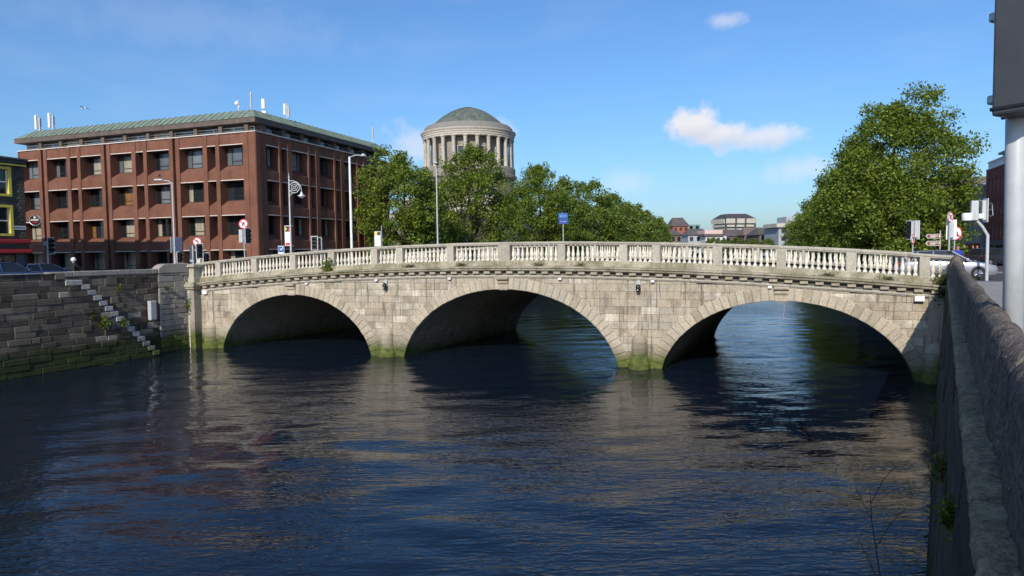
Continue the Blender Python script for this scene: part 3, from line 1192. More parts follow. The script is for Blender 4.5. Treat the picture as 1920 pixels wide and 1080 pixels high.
M['copper_dome'] = plain('copper_dome', (0.105, 0.125, 0.105), 0.8, var=0.4, scale=0.8, dirt=0.6)
M['bronze'] = plain('bronze_fascia', (0.115, 0.085, 0.066), 0.7, var=0.3, scale=1.5, dirt=0.5)
M['frame_dark'] = plain('window_frame_dark', (0.03, 0.024, 0.02), 0.45)
M['glass'] = glass('window_glass')
M['glass_sky'] = glass('window_glass_sky_tint', (0.11, 0.125, 0.14), 0.06)  # grey base colour stands in for sky reflected in the panes
t = NT('curtained_glass')
stp = t.noise(t.objc((6, 6, 0.15)), 3.0, 3, 0.6)
t.color(t.ramp(stp, [(0.3, (0.20, 0.18, 0.13)), (0.7, (0.42, 0.38, 0.29))]))
t.set(0.6, 0, 0.3)
t.b.inputs['Coat Weight'].default_value = 0.6
t.b.inputs['Coat Roughness'].default_value = 0.04
M['curtain'] = t.mat
M['roomlit'] = plain('room_orange_glass', (0.22, 0.10, 0.03), 0.2, var=0.5, scale=2.0)
M['galv'] = plain('galvanised_steel', (0.44, 0.46, 0.47), 0.42, 0.55, var=0.15, scale=5, dirt=0.3)
M['galvpaint'] = plain('grey_paint', (0.44, 0.455, 0.46), 0.45, 0.0, var=0.1, scale=4, dirt=0.25)
M['whitepaint'] = plain('white_paint', (0.74, 0.74, 0.72), 0.45, 0.0, var=0.08, scale=3, dirt=0.2)
M['black'] = plain('black_plastic', (0.012, 0.012, 0.013), 0.4)
M['charcoal'] = plain('charcoal_grey', (0.052, 0.054, 0.06), 0.42, 0.0, var=0.12, scale=2.0)
M['signwhite'] = plain('sign_white', (0.78, 0.78, 0.77), 0.35)
M['signred'] = plain('sign_red', (0.55, 0.02, 0.035), 0.35)
M['signblue'] = plain('sign_blue', (0.03, 0.12, 0.36), 0.35)
M['signbrown'] = plain('sign_brown', (0.20, 0.065, 0.03), 0.4)
M['signyellow'] = plain('sign_yellow', (0.75, 0.55, 0.04), 0.4)
M['navy'] = plain('navy_panel', (0.02, 0.03, 0.075), 0.4)
M['iron'] = plain('silver_iron', (0.55, 0.56, 0.56), 0.4, 0.3)
M['yellow'] = plain('yellow_render', (0.62, 0.50, 0.07), 0.6, dirt=0.2)
M['redpaint'] = plain('red_shopfront', (0.34, 0.018, 0.02), 0.5)
M['blackbrick'] = stone('pub_stone', [(0.03, 0.028, 0.026), (0.075, 0.068, 0.058), (0.12, 0.108, 0.088)], 0.2, stain=0.5, bump=1.0, bdist=0.04, grain=7)
M['slate'] = plain('slate_roof', (0.055, 0.05, 0.055), 0.7, var=0.25, scale=1.5)
M['shopgrey'] = plain('shopfront_grey', (0.085, 0.105, 0.13), 0.5)
M['pentgrey'] = plain('penthouse_grey', (0.21, 0.215, 0.23), 0.6)
M['concrete'] = plain('pale_concrete', (0.46, 0.43, 0.36), 0.85, var=0.12, scale=0.3, dirt=0.2)
M['palewall'] = plain('pale_wall', (0.62, 0.61, 0.57), 0.8, dirt=0.15)
M['pinkwall'] = plain('pink_parapet', (0.60, 0.42, 0.37), 0.8)
M['farbrick'] = plain('far_orange_brick', (0.33, 0.105, 0.055), 0.9, var=0.15, scale=0.3)
M['fargreen'] = plain('far_green_glass', (0.14, 0.26, 0.22), 0.5, var=0.2, scale=0.3)
M['fargrey'] = plain('far_grey', (0.33, 0.35, 0.37), 0.8, var=0.1, scale=0.3)
M['farroof'] = plain('far_roof', (0.10, 0.085, 0.08), 0.8, var=0.2, scale=0.4)
M['farbrown'] = plain('far_brown', (0.15, 0.11, 0.09), 0.9, var=0.2, scale=0.3)
M['silvercar'] = plain('silver_car_paint', (0.33, 0.33, 0.375), 0.3, 0.4, var=0.03, spec=0.6)
M['bluecar'] = plain('blue_car_paint', (0.045, 0.075, 0.16), 0.25, 0.2, var=0.03, spec=0.6)
M['darkcar'] = plain('dark_car_paint', (0.035, 0.04, 0.055), 0.25, 0.2, var=0.03, spec=0.6)
M['redcar'] = plain('red_car_paint', (0.22, 0.012, 0.015), 0.25, 0.1, var=0.03, spec=0.6)
M['rubber'] = plain('rubber', (0.015, 0.015, 0.015), 0.8)
M['alloy'] = plain('alloy_wheel', (0.55, 0.56, 0.58), 0.3, 0.7)
M['lampglass'] = plain('lamp_lens', (0.7, 0.72, 0.74), 0.1, 0, 0.05)
M['taillamp'] = plain('tail_lamp', (0.35, 0.01, 0.01), 0.15)
M['bark'] = stone('plane_bark', [(0.05, 0.042, 0.032), (0.10, 0.085, 0.065), (0.15, 0.135, 0.10)], 0.0, stain=0.3, bump=0.8, bdist=0.03, grain=6)
M['twig'] = plain('dead_wood', (0.06, 0.04, 0.03), 0.9)


def leafmat(name, dark, light, trans=0.42):
    t = NT(name)
    g = t.n('ShaderNodeNewGeometry')
    mid = tuple((a + b) / 2 for a, b in zip(dark, light))
    c1 = t.ramp(g.outputs['Random Per Island'], [(0.0, dark), (0.55, mid), (1.0, light)])
    c2 = t.mix(t.rng(t.noise(t.pos(), 0.5, 3, 0.5), 0.35, 0.65, 0, 0.45), c1, t.mix(1.0, c1, (1.22, 1.12, 0.8), 'MULTIPLY'))
    c2 = t.mix(1.0, c2, t.ramp(t.noise(t.pos(), 1.1, 3, 0.6), [(0.32, (0.6, 0.62, 0.6)), (0.68, (1.25, 1.22, 1.2))]), 'MULTIPLY')
    t.color(c2)
    t.set(0.5, 0, 0.35)
    tr = t.n('ShaderNodeBsdfTranslucent')
    t.l(t.mix(1.0, c2, (1.5, 1.5, 0.7), 'MULTIPLY'), tr.inputs['Color'])
    mx = t.n('ShaderNodeMixShader')
    mx.inputs[0].default_value = trans
    t.l(t.b.outputs[0], mx.inputs[1])
    t.l(tr.outputs[0], mx.inputs[2])
    t.l(mx.outputs[0], t.out.inputs['Surface'])
    return t.mat


M['leaf'] = leafmat('plane_leaves', (0.058, 0.098, 0.013), (0.25, 0.33, 0.048))
M['leaf_far'] = leafmat('plane_leaves_far', (0.07, 0.112, 0.017), (0.24, 0.32, 0.058))
M['leaf_weed'] = leafmat('wall_weed_leaves', (0.06, 0.10, 0.012), (0.20, 0.27, 0.035))
M['leaf_moss'] = leafmat('moss_leaves', (0.035, 0.055, 0.010), (0.09, 0.12, 0.02))


# ---------------------------------------------------------------- foliage
def leaf_mesh(name, P, Nrm, size, mat, rs, aspect=0.62):
    """one quad leaf at each point of P, normals Nrm, lengths size (numpy)"""
    n = len(P)
    d = rs.normal(size=(n, 3))
    d -= (d * Nrm).sum(1, keepdims=True) * Nrm
    d /= np.linalg.norm(d, axis=1, keepdims=True) + 1e-9
    e = np.cross(Nrm, d)
    s = size[:, None]
    fold = Nrm * s * 0.12
    co = np.stack([P - d * s * .5, P + e * s * aspect * .5 + fold, P + d * s * .5, P - e * s * aspect * .5 + fold], 1).reshape(-1, 3)
    me = bpy.data.meshes.new(name)
    me.vertices.add(4 * n)
    me.vertices.foreach_set('co', co.ravel())
    me.loops.add(4 * n)
    me.loops.foreach_set('vertex_index', np.arange(4 * n))
    me.polygons.add(n)
    me.polygons.foreach_set('loop_start', np.arange(0, 4 * n, 4))
    me.polygons.foreach_set('loop_total', np.full(n, 4))
    me.update(calc_edges=True)
    me.materials.append(mat)
    return me


def crown_points(rs, nclump, per, rx, rz, zc, spiky, crad, flat=0.0):
    """clumps of leaves through an uneven crown; returns leaf points, normals and clump centres"""
    lob = rs.normal(size=(9, 3))
    lob /= np.linalg.norm(lob, axis=1, keepdims=True)
    amp = rs.uniform(-.28, .28, 9)
    C = []
    while len(C) < nclump:
        d = rs.normal(size=3)
        d /= np.linalg.norm(d)
        if d[2] < -0.75:
            continue
        e = 1 + (amp * np.maximum(0, lob @ d) ** 2).sum()
        if d[2] < 0:
            e *= 1 - 0.10 * abs(d[2])
        f = rs.uniform(0.25, 1.0) ** 0.5
        C.append((d[0] * rx * e * f, d[1] * rx * e * f, zc + d[2] * rz * e * f, crad * rs.uniform(.65, 1.25), 1.0))
    for k in range(spiky):        # upright shoots that fray the outline
        a = rs.uniform(0, 6.283)
        r = rx * rs.uniform(0, 0.75)
        z = zc + rz * math.sqrt(max(0, 1 - (r / rx) ** 2)) * rs.uniform(.95, 1.07)
        C.append((r * math.cos(a), r * math.sin(a), z, crad * rs.uniform(.4, .65), 1.7))
    C = np.array(C)
    P, Nn = [], []
    for (x, y, z, r, st) in C:
        n = int(per * rs.uniform(.6, 1.3) * (0.55 if st > 1 else 1))
        q = np.clip(rs.normal(size=(n, 3)) * 0.5, -.95, .95)
        q *= np.array([r, r, r * .62 * st])
        P.append(q + (x, y, z))
        nn = rs.normal(size=(n, 3)) * 0.75 + q / (np.linalg.norm(q, axis=1, keepdims=True) + .01) * .5 + np.array([0, -.15, .5])
        Nn.append(nn)
    P, Nn = np.concatenate(P), np.concatenate(Nn)
    Nn /= np.linalg.norm(Nn, axis=1, keepdims=True)
    return P, Nn, C


def tree_meshes(seed, H, rx, trunk, nclump, per, leaf, mat, spiky=12, crad=1.1, fork=0.24, low=0.22, taper=0.12):
    rs = np.random.RandomState(seed)
    rz = H * (1 - low) / 2
    zc = H - rz
    P, Nn, C = crown_points(rs, nclump, per, rx, rz, zc, spiky, crad)
    zlo, zhi = np.percentile(P[:, 2], [1, 99.6])
    kz = (H - H * low) / (zhi - zlo)
    kr = rx / np.percentile(np.hypot(P[:, 0], P[:, 1]), 99.3)
    tz = np.clip((P[:, 2] - zc) / rz, 0, 1.2)
    P[:, :2] *= (1 - taper * tz)[:, None]
    tz = np.clip((C[:, 2] - zc) / rz, 0, 1.2)
    C[:, :2] *= (1 - taper * tz)[:, None]
    P = np.stack([P[:, 0] * kr, P[:, 1] * kr, (P[:, 2] - zlo) * kz + H * low], 1)
    C = np.stack([C[:, 0] * kr, C[:, 1] * kr, (C[:, 2] - zlo) * kz + H * low, C[:, 3], C[:, 4]], 1)
    sz = leaf * rs.uniform(.55, 1.5, len(P))
    crown = leaf_mesh('crown', P, Nn, sz, mat, rs)
    m = MB()
    zf = H * fork
    m.tube([(0, 0, -0.3), (0, 0, 0.3), (0.05, 0.03, zf * .5), (0.12, 0, zf)], [trunk * 1.35, trunk, trunk * .85, trunk * .8], n=10)
    nl = 7
    limbs = []
    for k in range(nl):
        a = 2 * math.pi * k / nl + rs.uniform(-.3, .3)
        rr = rx * rs.uniform(.35, .55)
        e = Vector((rr * math.cos(a), rr * math.sin(a), zc + rz * rs.uniform(-.35, .45)))
        b = Vector((0.12, 0, zf * rs.uniform(.85, 1.0)))
        mid = b.lerp(e, .5) + Vector((rr * .2 * math.cos(a), rr * .2 * math.sin(a), -.3))
        m.tube([b, b.lerp(mid, .6), mid, e], [trunk * .5, trunk * .4, trunk * .3, trunk * .14], n=7)
        limbs.append((b, mid, e))
    m.tube([(0.12, 0, zf), (0, .2, zc), (0.1, 0, zc + rz * .6)], [trunk * .75, trunk * .4, trunk * .1], n=8)
    limbs.append((Vector((.12, 0, zf)), Vector((0, .2, zc)), Vector((.1, 0, zc + rz * .6))))
    for (x, y, z, r, st) in C[::2]:
        tgt = Vector((x, y, z))
        best = min(limbs, key=lambda L_: min((tgt - L_[1]).length, (tgt - L_[2]).length))
        s_ = best[1] if (tgt - best[1]).length < (tgt - best[2]).length else best[2]
        mid = s_.lerp(tgt, .5) + Vector((0, 0, -.15))
        m.tube([s_, mid, tgt], [trunk * .13, trunk * .09, trunk * .03], n=4, caps=False)
    tr = m.mesh('trunk', M['bark'], smooth='all')
    return tr, crown


def plant_tree(meshes, label, loc, rotz, group, scale=(1, 1, 1), name='plane_tree'):
    o = thing(name, label, 'tree', loc, rotz, group)
    put(meshes[0], 'trunk', o)
    put(meshes[1], 'crown', o)
    o.scale = scale
    return o


# ---------------------------------------------------------------- brown brick office building
BO = at(478, 247, 64.0)
bb = thing('brick_office_building', 'brown brick office block with deep windows and green copper roof', 'building', (BO.x, BO.y, 0), R(70.5))
LEN_L, LEN_R = 31.3, 24.4
LZ = [16.69, 13.38, 10.09, 6.80]
WH, SILL, DEP = 1.83, 0.55, 0.95
TOPZ = 17.75
brickm = MB()
lint = MB()


def facade(tf, ops, length, zones, seedv):
    rr = random.Random(seedv)
    ops = sorted(ops)

    def bx(l0, l1, d0, d1, z0, z1, mb=brickm):
        c = [tf(l, d, z) for z in (z0, z1) for d in (d0, d1) for l in (l0, l1)]
        mb.add(c, [(0, 1, 3, 2), (4, 6, 7, 5), (0, 4, 5, 1), (1, 5, 7, 3), (3, 7, 6, 2), (2, 6, 4, 0)])
    ed = [0.0]
    for (a, b, kind) in ops:
        ed += [a, b]
    ed.append(length)
    # piers
    for k in range(0, len(ed), 2):
        a, b = ed[k], ed[k + 1]
        if b - a > 1.05:          # paired piers with a slot between
            w = (b - a - 0.34) / 2
            bx(a, a + w, -0.05, DEP + .1, 4.4, TOPZ + .02)
            bx(b - w, b, -0.05, DEP + .1, 4.4, TOPZ + .02)
            bx(a + w, b - w, 0.28, DEP + .1, 4.4, TOPZ - .04)
        elif b - a > 0.01:
            bx(a, b, -0.05, DEP + .1, 4.4, TOPZ + .02)
    for (a, b, kind) in ops:
        a2, b2 = a + .002, b - .002
        tops = [TOPZ] + [z - WH - SILL for z in LZ]
        # head panel
        bx(a2, b2, 0.03, DEP + .1, LZ[0], TOPZ)
        for r_, z in enumerate(LZ):
            nxt = LZ[r_ + 1] if r_ < 3 else 4.4
            zb = z - WH
            poly = [(0.03, nxt), (0.03, max(nxt + .02, zb - SILL)), (DEP - .04, zb), (DEP + .1, zb), (DEP + .1, nxt)]
            c = [tf(l, d, zz) for l in (a2, b2) for d, zz in poly]
            n = 5
            brickm.add(c, [tuple(range(n)), tuple(range(2 * n - 1, n - 1, -1))] + [(i, i + n, (i + 1) % n + n, (i + 1) % n) for i in range(n)])
            lm_ = MB()
            bx(a2, b2, 0.005, 0.12, z, z + 0.075, lm_)
            lm_.build('lintel', M['lintel'], bb)
            # window
            f = MB()
            w0, w1 = a + .02, b - .02
            d0, d1 = DEP - .02, DEP + .07

            def fb(l0, l1, z0, z1, e=0.0):
                c = [tf(l, d, zz) for zz in (z0, z1) for d in (d0 + e, d1) for l in (l0, l1)]
                f.add(c, [(0, 1, 3, 2), (4, 6, 7, 5), (0, 4, 5, 1), (1, 5, 7, 3), (3, 7, 6, 2), (2, 6, 4, 0)])
            fw = 0.07
            fb(w0, w1, zb, zb + fw)
            fb(w0, w1, z - fw, z)
            fb(w0, w0 + fw, zb + fw, z - fw)
            fb(w1 - fw, w1, zb + fw, z - fw)
            mul = [w0 + (w1 - w0) * .36, w0 + (w1 - w0) * .78] if kind == 'L' else []
            for q in mul:
                fb(q - .035, q + .035, zb + fw, z - fw, .005)
            if kind == 'L':
                fb(mul[0] + .035, mul[1] - .035, zb + .42, zb + .48, .01)
            fo = f.build('window', M['frame_dark'], bb)
            bays = [w0 + fw] + mul + [w1 - fw]
            for q0, q1 in zip(bays[:-1], bays[1:]):
                x = rr.random()
                mt = M['glass']
                if r_ == 3:
                    mt = M['curtain'] if x < .55 else M['glass']
                elif r_ == 2:
                    mt = M['curtain'] if x < .34 else (M['roomlit'] if x < .40 else M['glass'])
                elif r_ == 1:
                    mt = M['roomlit'] if x < .10 else (M['curtain'] if x < .2 else (M['glass_sky'] if x < .45 else M['glass']))
                else:
                    mt = M['curtain'] if x < .14 else (M['glass_sky'] if x < .8 else M['glass'])
                pm = MB()
                pm.add([tf(q0, DEP + .03, zb + fw), tf(q1, DEP + .03, zb + fw), tf(q1, DEP + .03, z - fw), tf(q0, DEP + .03, z - fw)], [(0, 1, 2, 3)])
                pm.build('pane', mt, fo)
    bx(0.0, length, DEP + .12, DEP + .5, 4.4, TOPZ - .1)


opsL = []
for g in range(4):
    b_ = 9.0 * g
    for (a, c, k) in ((1.32, 4.19, 'L'), (4.63, 5.65, 'n'), (6.16, 9.04, 'L')):
        if b_ + c < LEN_L:
            opsL.append((a + b_, c + b_, k))
opsR = []
for g in range(5):
    b_ = 4.63 * g
    opsR += [(0.61 + b_, 3.31 + b_, 'L'), (3.63 + b_, 4.61 + b_, 'n')]
facade(lambda l, d, z: (d, l, z), opsL, LEN_L, None, 5)
facade(lambda l, d, z: (l, d, z), opsR, LEN_R, None, 9)
brickm.box(1.5, LEN_R, 1.5, LEN_L, 4.4, TOPZ - .12)
brickm.build('wall', M['brick'], bb)
# cap of the brick, railing, set-back attic, fascia and copper roof
m = MB()
m.box(-0.09, LEN_R + .05, -0.09, 0.55, TOPZ + .02, TOPZ + .10)
m.box(-0.09, 0.55, 0.55, LEN_L + .05, TOPZ + .02, TOPZ + .10)
m.build('parapet_cap', M['lintel'], bb)
m = MB()
for z in (TOPZ + .30, TOPZ + .55):
    m.tube([(0.3, LEN_L, z), (0.3, 0.3, z), (LEN_R, 0.3, z)], 0.018, n=6)
for k in range(14):
    y = 0.3 + (LEN_L - .4) * k / 13
    m.tube([(0.3, y, TOPZ), (0.3, y, TOPZ + .56)], 0.018, n=5)
for k in range(1, 11):
    x = 0.3 + (LEN_R - .4) * k / 10
    m.tube([(x, 0.3, TOPZ), (x, 0.3, TOPZ + .56)], 0.018, n=5)
m.build('roof_railing', M['galv'], bb)
AD = 0.95
m = MB()
m.box(AD + .3, LEN_R, AD + .3, LEN_L - .3, TOPZ - .1, 18.64)
m.build('attic_wall', M['frame_dark'], bb)
k = 0
y = 0.9
while y < LEN_L - 1:
    MB().box(AD - .85, AD + .35, y, y + .42, TOPZ - .1, 18.64).build('attic_pier', M['bronze'], bb)
    if y + 3.0 < LEN_L:
        mt = M['curtain'] if k in (3, 7) else M['glass_sky']
        MB().box(AD - .28, AD - .22, y + 1.0, y + 2.98, TOPZ, 18.58).build('attic_window', mt, bb)
    y += 3.0
    k += 1
x = 1.2
while x < LEN_R - 1:
    MB().box(x, x + .42, AD - .85, AD + .35, TOPZ - .1, 18.64).build('attic_pier', M['bronze'], bb)
    if x + 3.0 < LEN_R:
        MB().box(x + .5, x + 1.9, AD - .28, AD - .22, TOPZ, 18.58).build('attic_window', M['glass_sky'], bb)
    x += 2.9
m = MB()
m.box(-0.15, LEN_R + .3, -0.15, LEN_L + .3, 18.63, 19.10)
m.build('fascia', M['bronze'], bb)
m = MB()
e0, e1, zt = -0.2, 1.0, 20.02
A = [(e0, e0), (LEN_R + .35, e0), (LEN_R + .35, LEN_L + .35), (e0, LEN_L + .35)]
Bq = [(e1, e1), (LEN_R - 1.1, e1), (LEN_R - 1.1, LEN_L - 1.1), (e1, LEN_L - 1.1)]
vs = [(x, y, 19.105) for x, y in A] + [(x, y, zt) for x, y in Bq]
m.add(vs, [(0, 1, 5, 4), (1, 2, 6, 5), (2, 3, 7, 6), (3, 0, 4, 7), (4, 5, 6, 7)])
m.build('roof', M['copper'], bb)
m = MB()
for k in range(int(LEN_L / 0.75)):
    y = 1.3 + k * .75
    if y < LEN_L - 1.1:
        m.tube([(e0 - .01, y, 19.16), (e1, y, zt + .03), (e1 + 1, y, zt + .03)], 0.035, n=4)
for k in range(int(LEN_R / 0.75)):
    x = 1.3 + k * .75
    if x < LEN_R - 1.1:
        m.tube([(x, e0 - .01, 19.16), (x, e1, zt + .03)], 0.035, n=4)
m.build('roof_seams', M['copper'], bb)


def antenna(px, ytop, ybot, Y, kind, label):
    b = at(px, ybot, Y)
    tp = at(px, ytop, Y)
    h = tp.z - zt
    o = thing('roof_antenna', label, 'antenna', (b.x, b.y, zt - .02), 0, 'antennas on the copper roof')
    MB().tube([(0, 0, 0), (0, 0, h)], 0.04, n=6).build('mast', M['galv'], o)
    if kind == 'panel':
        MB().bevbox(-.16, .16, -.22, -.06, h * .3, h * .98, .03).build('panel', M['whitepaint'], o)
        MB().box(-.2, .2, -.05, .25, 0, .25).build('foot', M['galv'], o)
    elif kind == 'pair':
        MB().bevbox(-.28, -.06, -.2, -.02, h * .25, h * .95, .03).build('panel', M['whitepaint'], o)
        MB().bevbox(.1, .26, -.1, .1, h * .1, h * .85, .03).build('radio_unit', M['galvpaint'], o)
        MB().bevbox(.02, .2, .1, .25, h * .4, h * .8, .02).build('radio_unit', M['charcoal'], o)
    elif kind == 'dish':
        MB().sphere((-.12, -.1, h * .72), .2, 10, 6, (1, .5, 1)).build('dish', M['whitepaint'], o, smooth=True)
        MB().box(.02, .14, -.06, .06, h * .4, h * .7).build('radio_unit', M['galvpaint'], o)
    else:
        MB().tube([(0, 0, h * .25), (0, 0, h * .9)], .10, .09, n=8).build('radome', M['galvpaint'], o)
    MB().tube([(0, 0, h), (0, 0, h + .5)], 0.012, n=4).build('whip', M['galv'], o)


antenna(72, 214, 243, 77, 'pair', 'bulky twin panel antenna at the left end of the copper roof')
antenna(97, 210, 240, 76, 'pair', 'slim antenna second from the left end of the copper roof')
antenna(447, 186, 209, 67, 'dish', 'antenna with a small white dish near the roof corner')
antenna(471, 172, 207, 66.5, 'rod', 'tall grey rod antenna on the roof corner')
antenna(495, 185, 214, 67, 'panel', 'single cream panel antenna just right of the roof corner')
antenna(538, 193, 222, 70, 'pair', 'antenna with twin units right of the cream panel antenna')
antenna(699, 236, 262, 85, 'rod', 'thin antenna at the right end of the copper roof')

# ---------------------------------------------------------------- dark stone pub on the left
PO = Vector((-31.45, 44.4, 0))
pub = thing('corner_pub', 'dark stone pub with yellow window surrounds at the left edge', 'building', (PO.x, PO.y, 0), R(67.5))
PZ = 12.35
m = MB()
wy = [(-2.35, -0.92), (-5.2, -3.75)]
wz = [(10.35, 11.95), (7.85, 9.55)]
# wall built round the window openings
xs_ = [-9.5, -5.2, -3.75, -2.35, -0.92, 0.0]
for a, b in zip(xs_[:-1], xs_[1:]):
    if (a, b) in wy:
        zz = [4.4] + [z for p_ in reversed(wz) for z in p_] + [PZ]
        for k in range(0, len(zz), 2):
            m.box(a, b, 0, .45, zz[k], zz[k + 1])
    else:
        m.box(a, b, 0, .45, 4.4, PZ)
m.box(-9.5, 0, .45, 8.5, 4.4, PZ)
m.build('wall', M['blackbrick'], pub)
shade_mb = MB()  # unseen block added behind the pub to shade the lower brick facade
shade_mb.box(-12, 2.4, 8.8, 30, 4.4, 18.3)
shade_mb.box(-12.2, 2.55, 8.6, 30.2, 18.3, 18.7)
shade_mb.build('shadow_caster', M['blackbrick'], pub)
for k in range(26):
    z = 7.0 + k * .205
    MB().bevbox(-0.42 if k % 2 else -0.3, .035, -.035, .5, z + .008, z + .195, .02).build('quoin', M['blackbrick'], pub)
for (a, b) in wy:
    for (z0, z1) in wz:
        f = MB()
        f.box(a - .16, a + .02, -.06, .12, z0 - .12, z1 + .14)
        f.box(b - .02, b + .16, -.06, .12, z0 - .12, z1 + .14)
        f.box(a + .02, b - .02, -.06, .12, z1 - .02, z1 + .14)
        f.box(a + .02, b - .02, -.08, .12, z0 - .12, z0 + .03)
        w = f.build('window', M['yellow'], pub)
        MB().box(a, b, .16, .18, z0, z1).build('pane', M['glass'], w)
        s_ = MB()
        zm = (z0 + z1) / 2
        s_.box(a, b, .10, .16, zm - .04, zm + .04)
        s_.box(a, a + .07, .10, .16, z0, z1)
        s_.box(b - .07, b, .10, .16, z0, z1)
        s_.build('sash', M['whitepaint'], w)
m = MB()
m.bevbox(-9.6, .12, -.18, .4, PZ, PZ + .2, .04)
m.bevbox(-9.65, .2, -.28, .4, PZ + .2, PZ + .34, .04)
m.build('eaves_cornice', M['slate'], pub)
MB().box(-9.5, .1, -.2, -.17, PZ - .16, PZ - .06).build('yellow_band', M['yellow'], pub)
m = MB()
m.prism([(-9.6, 0), (0.15, 0), (0.15, 0.02), (-9.6, 0.02)], 0, 1)
m.v = []
m.f = []
m.m = []
m.add([(-9.6, -.25, PZ + .34), (.15, -.25, PZ + .34), (.15, 4.2, PZ + 1.0), (-9.6, 4.2, PZ + 1.0), (.15, 8.6, PZ + .34), (-9.6, 8.6, PZ + .34)],
      [(0, 1, 2, 3), (3, 2, 4, 5), (1, 4, 2), (0, 3, 5)])
m.build('roof', M['slate'], pub)
m = MB()
m.bevbox(-9.6, .1, -.32, .0, 7.28, 7.52, .04)
m.bevbox(-9.6, .05, -.22, .0, 6.86, 7.28, .02)
m.build('fascia', M['redpaint'], pub)
MB().bevbox(-9.5, 0, -.235, -.2, 6.92, 7.22, .01).build('sign_board', M['black'], pub)
m = MB()
m.bevbox(-9.6, .12, -.42, .0, 6.62, 6.86, .05)
m.build('awning_box', M['redpaint'], pub)
for a in (-.75, -3.4, -6.0, -9.2):
    MB().bevbox(a, a + .5, -.14, .0, 4.4, 6.62, .03).build('pilaster', M['charcoal'], pub)
for a, b in ((-2.9, -.75), (-5.5, -2.9 - .5), (-8.7, -6.0)):
    MB().box(a, b, -.03, -.01, 4.9, 6.5).build('shop_window', M['glass'], pub)
MB().bevbox(-.82, -.02, -.05, -.02, 8.15, 8.38, .005).build('street_plate', M['signwhite'], pub)
pl = MB()
for k in range(7):
    pl.box(-.76 + k * .1, -.69 + k * .1, -.056, -.052, 8.22, 8.32)
pl.build('plate_lettering', M['navy'], pub)
hs_ = thing('hanging_sign', 'round black hanging sign bracketed off the dark pub', 'sign', tuple(Vector((PO.x, PO.y, 0)) + Vector(at(66, 413, 44.6) - Vector((PO.x, PO.y, 0)))), R(-5))
MB().sphere((0, 0, 0), 0.40, 20, 10, (1, .12, .82)).build('sign_face', M['black'], hs_, smooth='all')
MB().tube([(-.75, 0, -.04), (-.1, 0, -.04)], .025, n=6).build('bracket', M['whitepaint'], hs_)
ring = [(.41 * math.cos(2 * math.pi * k / 28), 0, .335 * math.sin(2 * math.pi * k / 28)) for k in range(29)]
MB().tube(ring, .018, n=5).build('rim', M['galv'], hs_)
l_ = MB()
for k, w in enumerate((.06, .05, .07, .04, .06, .06, .05)):
    l_.box(-.27 + k * .08, -.27 + k * .08 + w, -.056, -.05, -.02, .06)
l_.box(-.05, .06, -.05, -.046, .12, .24)
l_.build('white_emblem', M['signwhite'], hs_)
MB().box(-.17, .17, -.052, -.047, -.16, -.11).build('red_band', M['signred'], hs_)

# ---------------------------------------------------------------- domed courthouse
DY = 172.0
DC = at(879, 300, DY)
dm = thing('domed_courthouse', 'classical courthouse with colonnaded drum and green copper dome', 'building', (DC.x, DC.y, 0), R(68.5))
Z = lambda y: 6.353 + (472.2 - y) * DY / 1280.0
m = MB()
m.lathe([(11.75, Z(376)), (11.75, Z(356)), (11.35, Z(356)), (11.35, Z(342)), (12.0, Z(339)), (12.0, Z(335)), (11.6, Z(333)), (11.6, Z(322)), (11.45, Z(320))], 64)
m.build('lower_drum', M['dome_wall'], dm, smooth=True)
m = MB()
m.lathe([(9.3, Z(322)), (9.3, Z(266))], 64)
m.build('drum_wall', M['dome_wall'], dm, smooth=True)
col_ = MB()
ch_ = Z(268.5) - Z(320.5)
col_.lathe([(.62, 0), (.62, .12), (.54, .2), (.50, .3), (.48, ch_ * .4), (.42, ch_ - .85), (.46, ch_ - .8), (.44, ch_ - .7), (.52, ch_ - .3), (.68, ch_ - .18), (.68, ch_)], 12)
col_me = col_.mesh('column', M['dome_stone'], smooth=True)
NC = 24
for k in range(NC):
    a = 2 * math.pi * (k + .4) / NC
    put(col_me, 'column', dm, (10.75 * math.cos(a), 10.75 * math.sin(a), Z(320.5)))
for k in range(12):
    a = 2 * math.pi * (2 * k + .9) / NC
    o = MB().box(-.02, .12, -.62, .62, Z(307), Z(286)).build('window', M['glass'], dm)
    o.location = (9.28 * math.cos(a), 9.28 * math.sin(a), 0)
    o.rotation_euler = (0, 0, a)
    fr_ = MB()
    fr_.box(-.02, .16, -.85, -.62, Z(308.5), Z(284.5))
    fr_.box(-.02, .16, .62, .85, Z(308.5), Z(284.5))
    fr_.box(-.02, .20, -.62, .62, Z(286), Z(284.5))
    fr_.build('frame', M['dome_stone'], o)
m = MB()
m.lathe([(9.4, Z(268.4)), (11.3, Z(268.4)), (11.3, Z(265.5)), (11.4, Z(265.4)), (11.4, Z(262)), (11.55, Z(261.5)), (11.55, Z(259.5)), (11.75, Z(258)), (11.85, Z(256.2)), (11.85, Z(255.2)), (11.3, Z(254.6))], 72)
m.build('entablature', M['dome_stone'], dm, smooth=True)
m = MB()
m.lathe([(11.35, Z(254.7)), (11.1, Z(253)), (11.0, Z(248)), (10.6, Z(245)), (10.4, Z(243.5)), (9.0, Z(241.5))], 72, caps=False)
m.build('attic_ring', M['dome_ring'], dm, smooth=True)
m = MB()
prof = []
zb_, zt_ = Z(242.5), Z(206.5)
for k in range(15):
    f = math.pi / 2 * k / 14
    hh_ = math.sin(f)
    prof.append((max(.02, 9.15 * (1 - hh_) ** 0.53), zb_ + (zt_ - zb_) * hh_))
prof += [(0.9, zt_ + .02), (0.7, zt_ + .22), (0.02, zt_ + .3)][0:0]
m.lathe(prof, 64, caps=False)
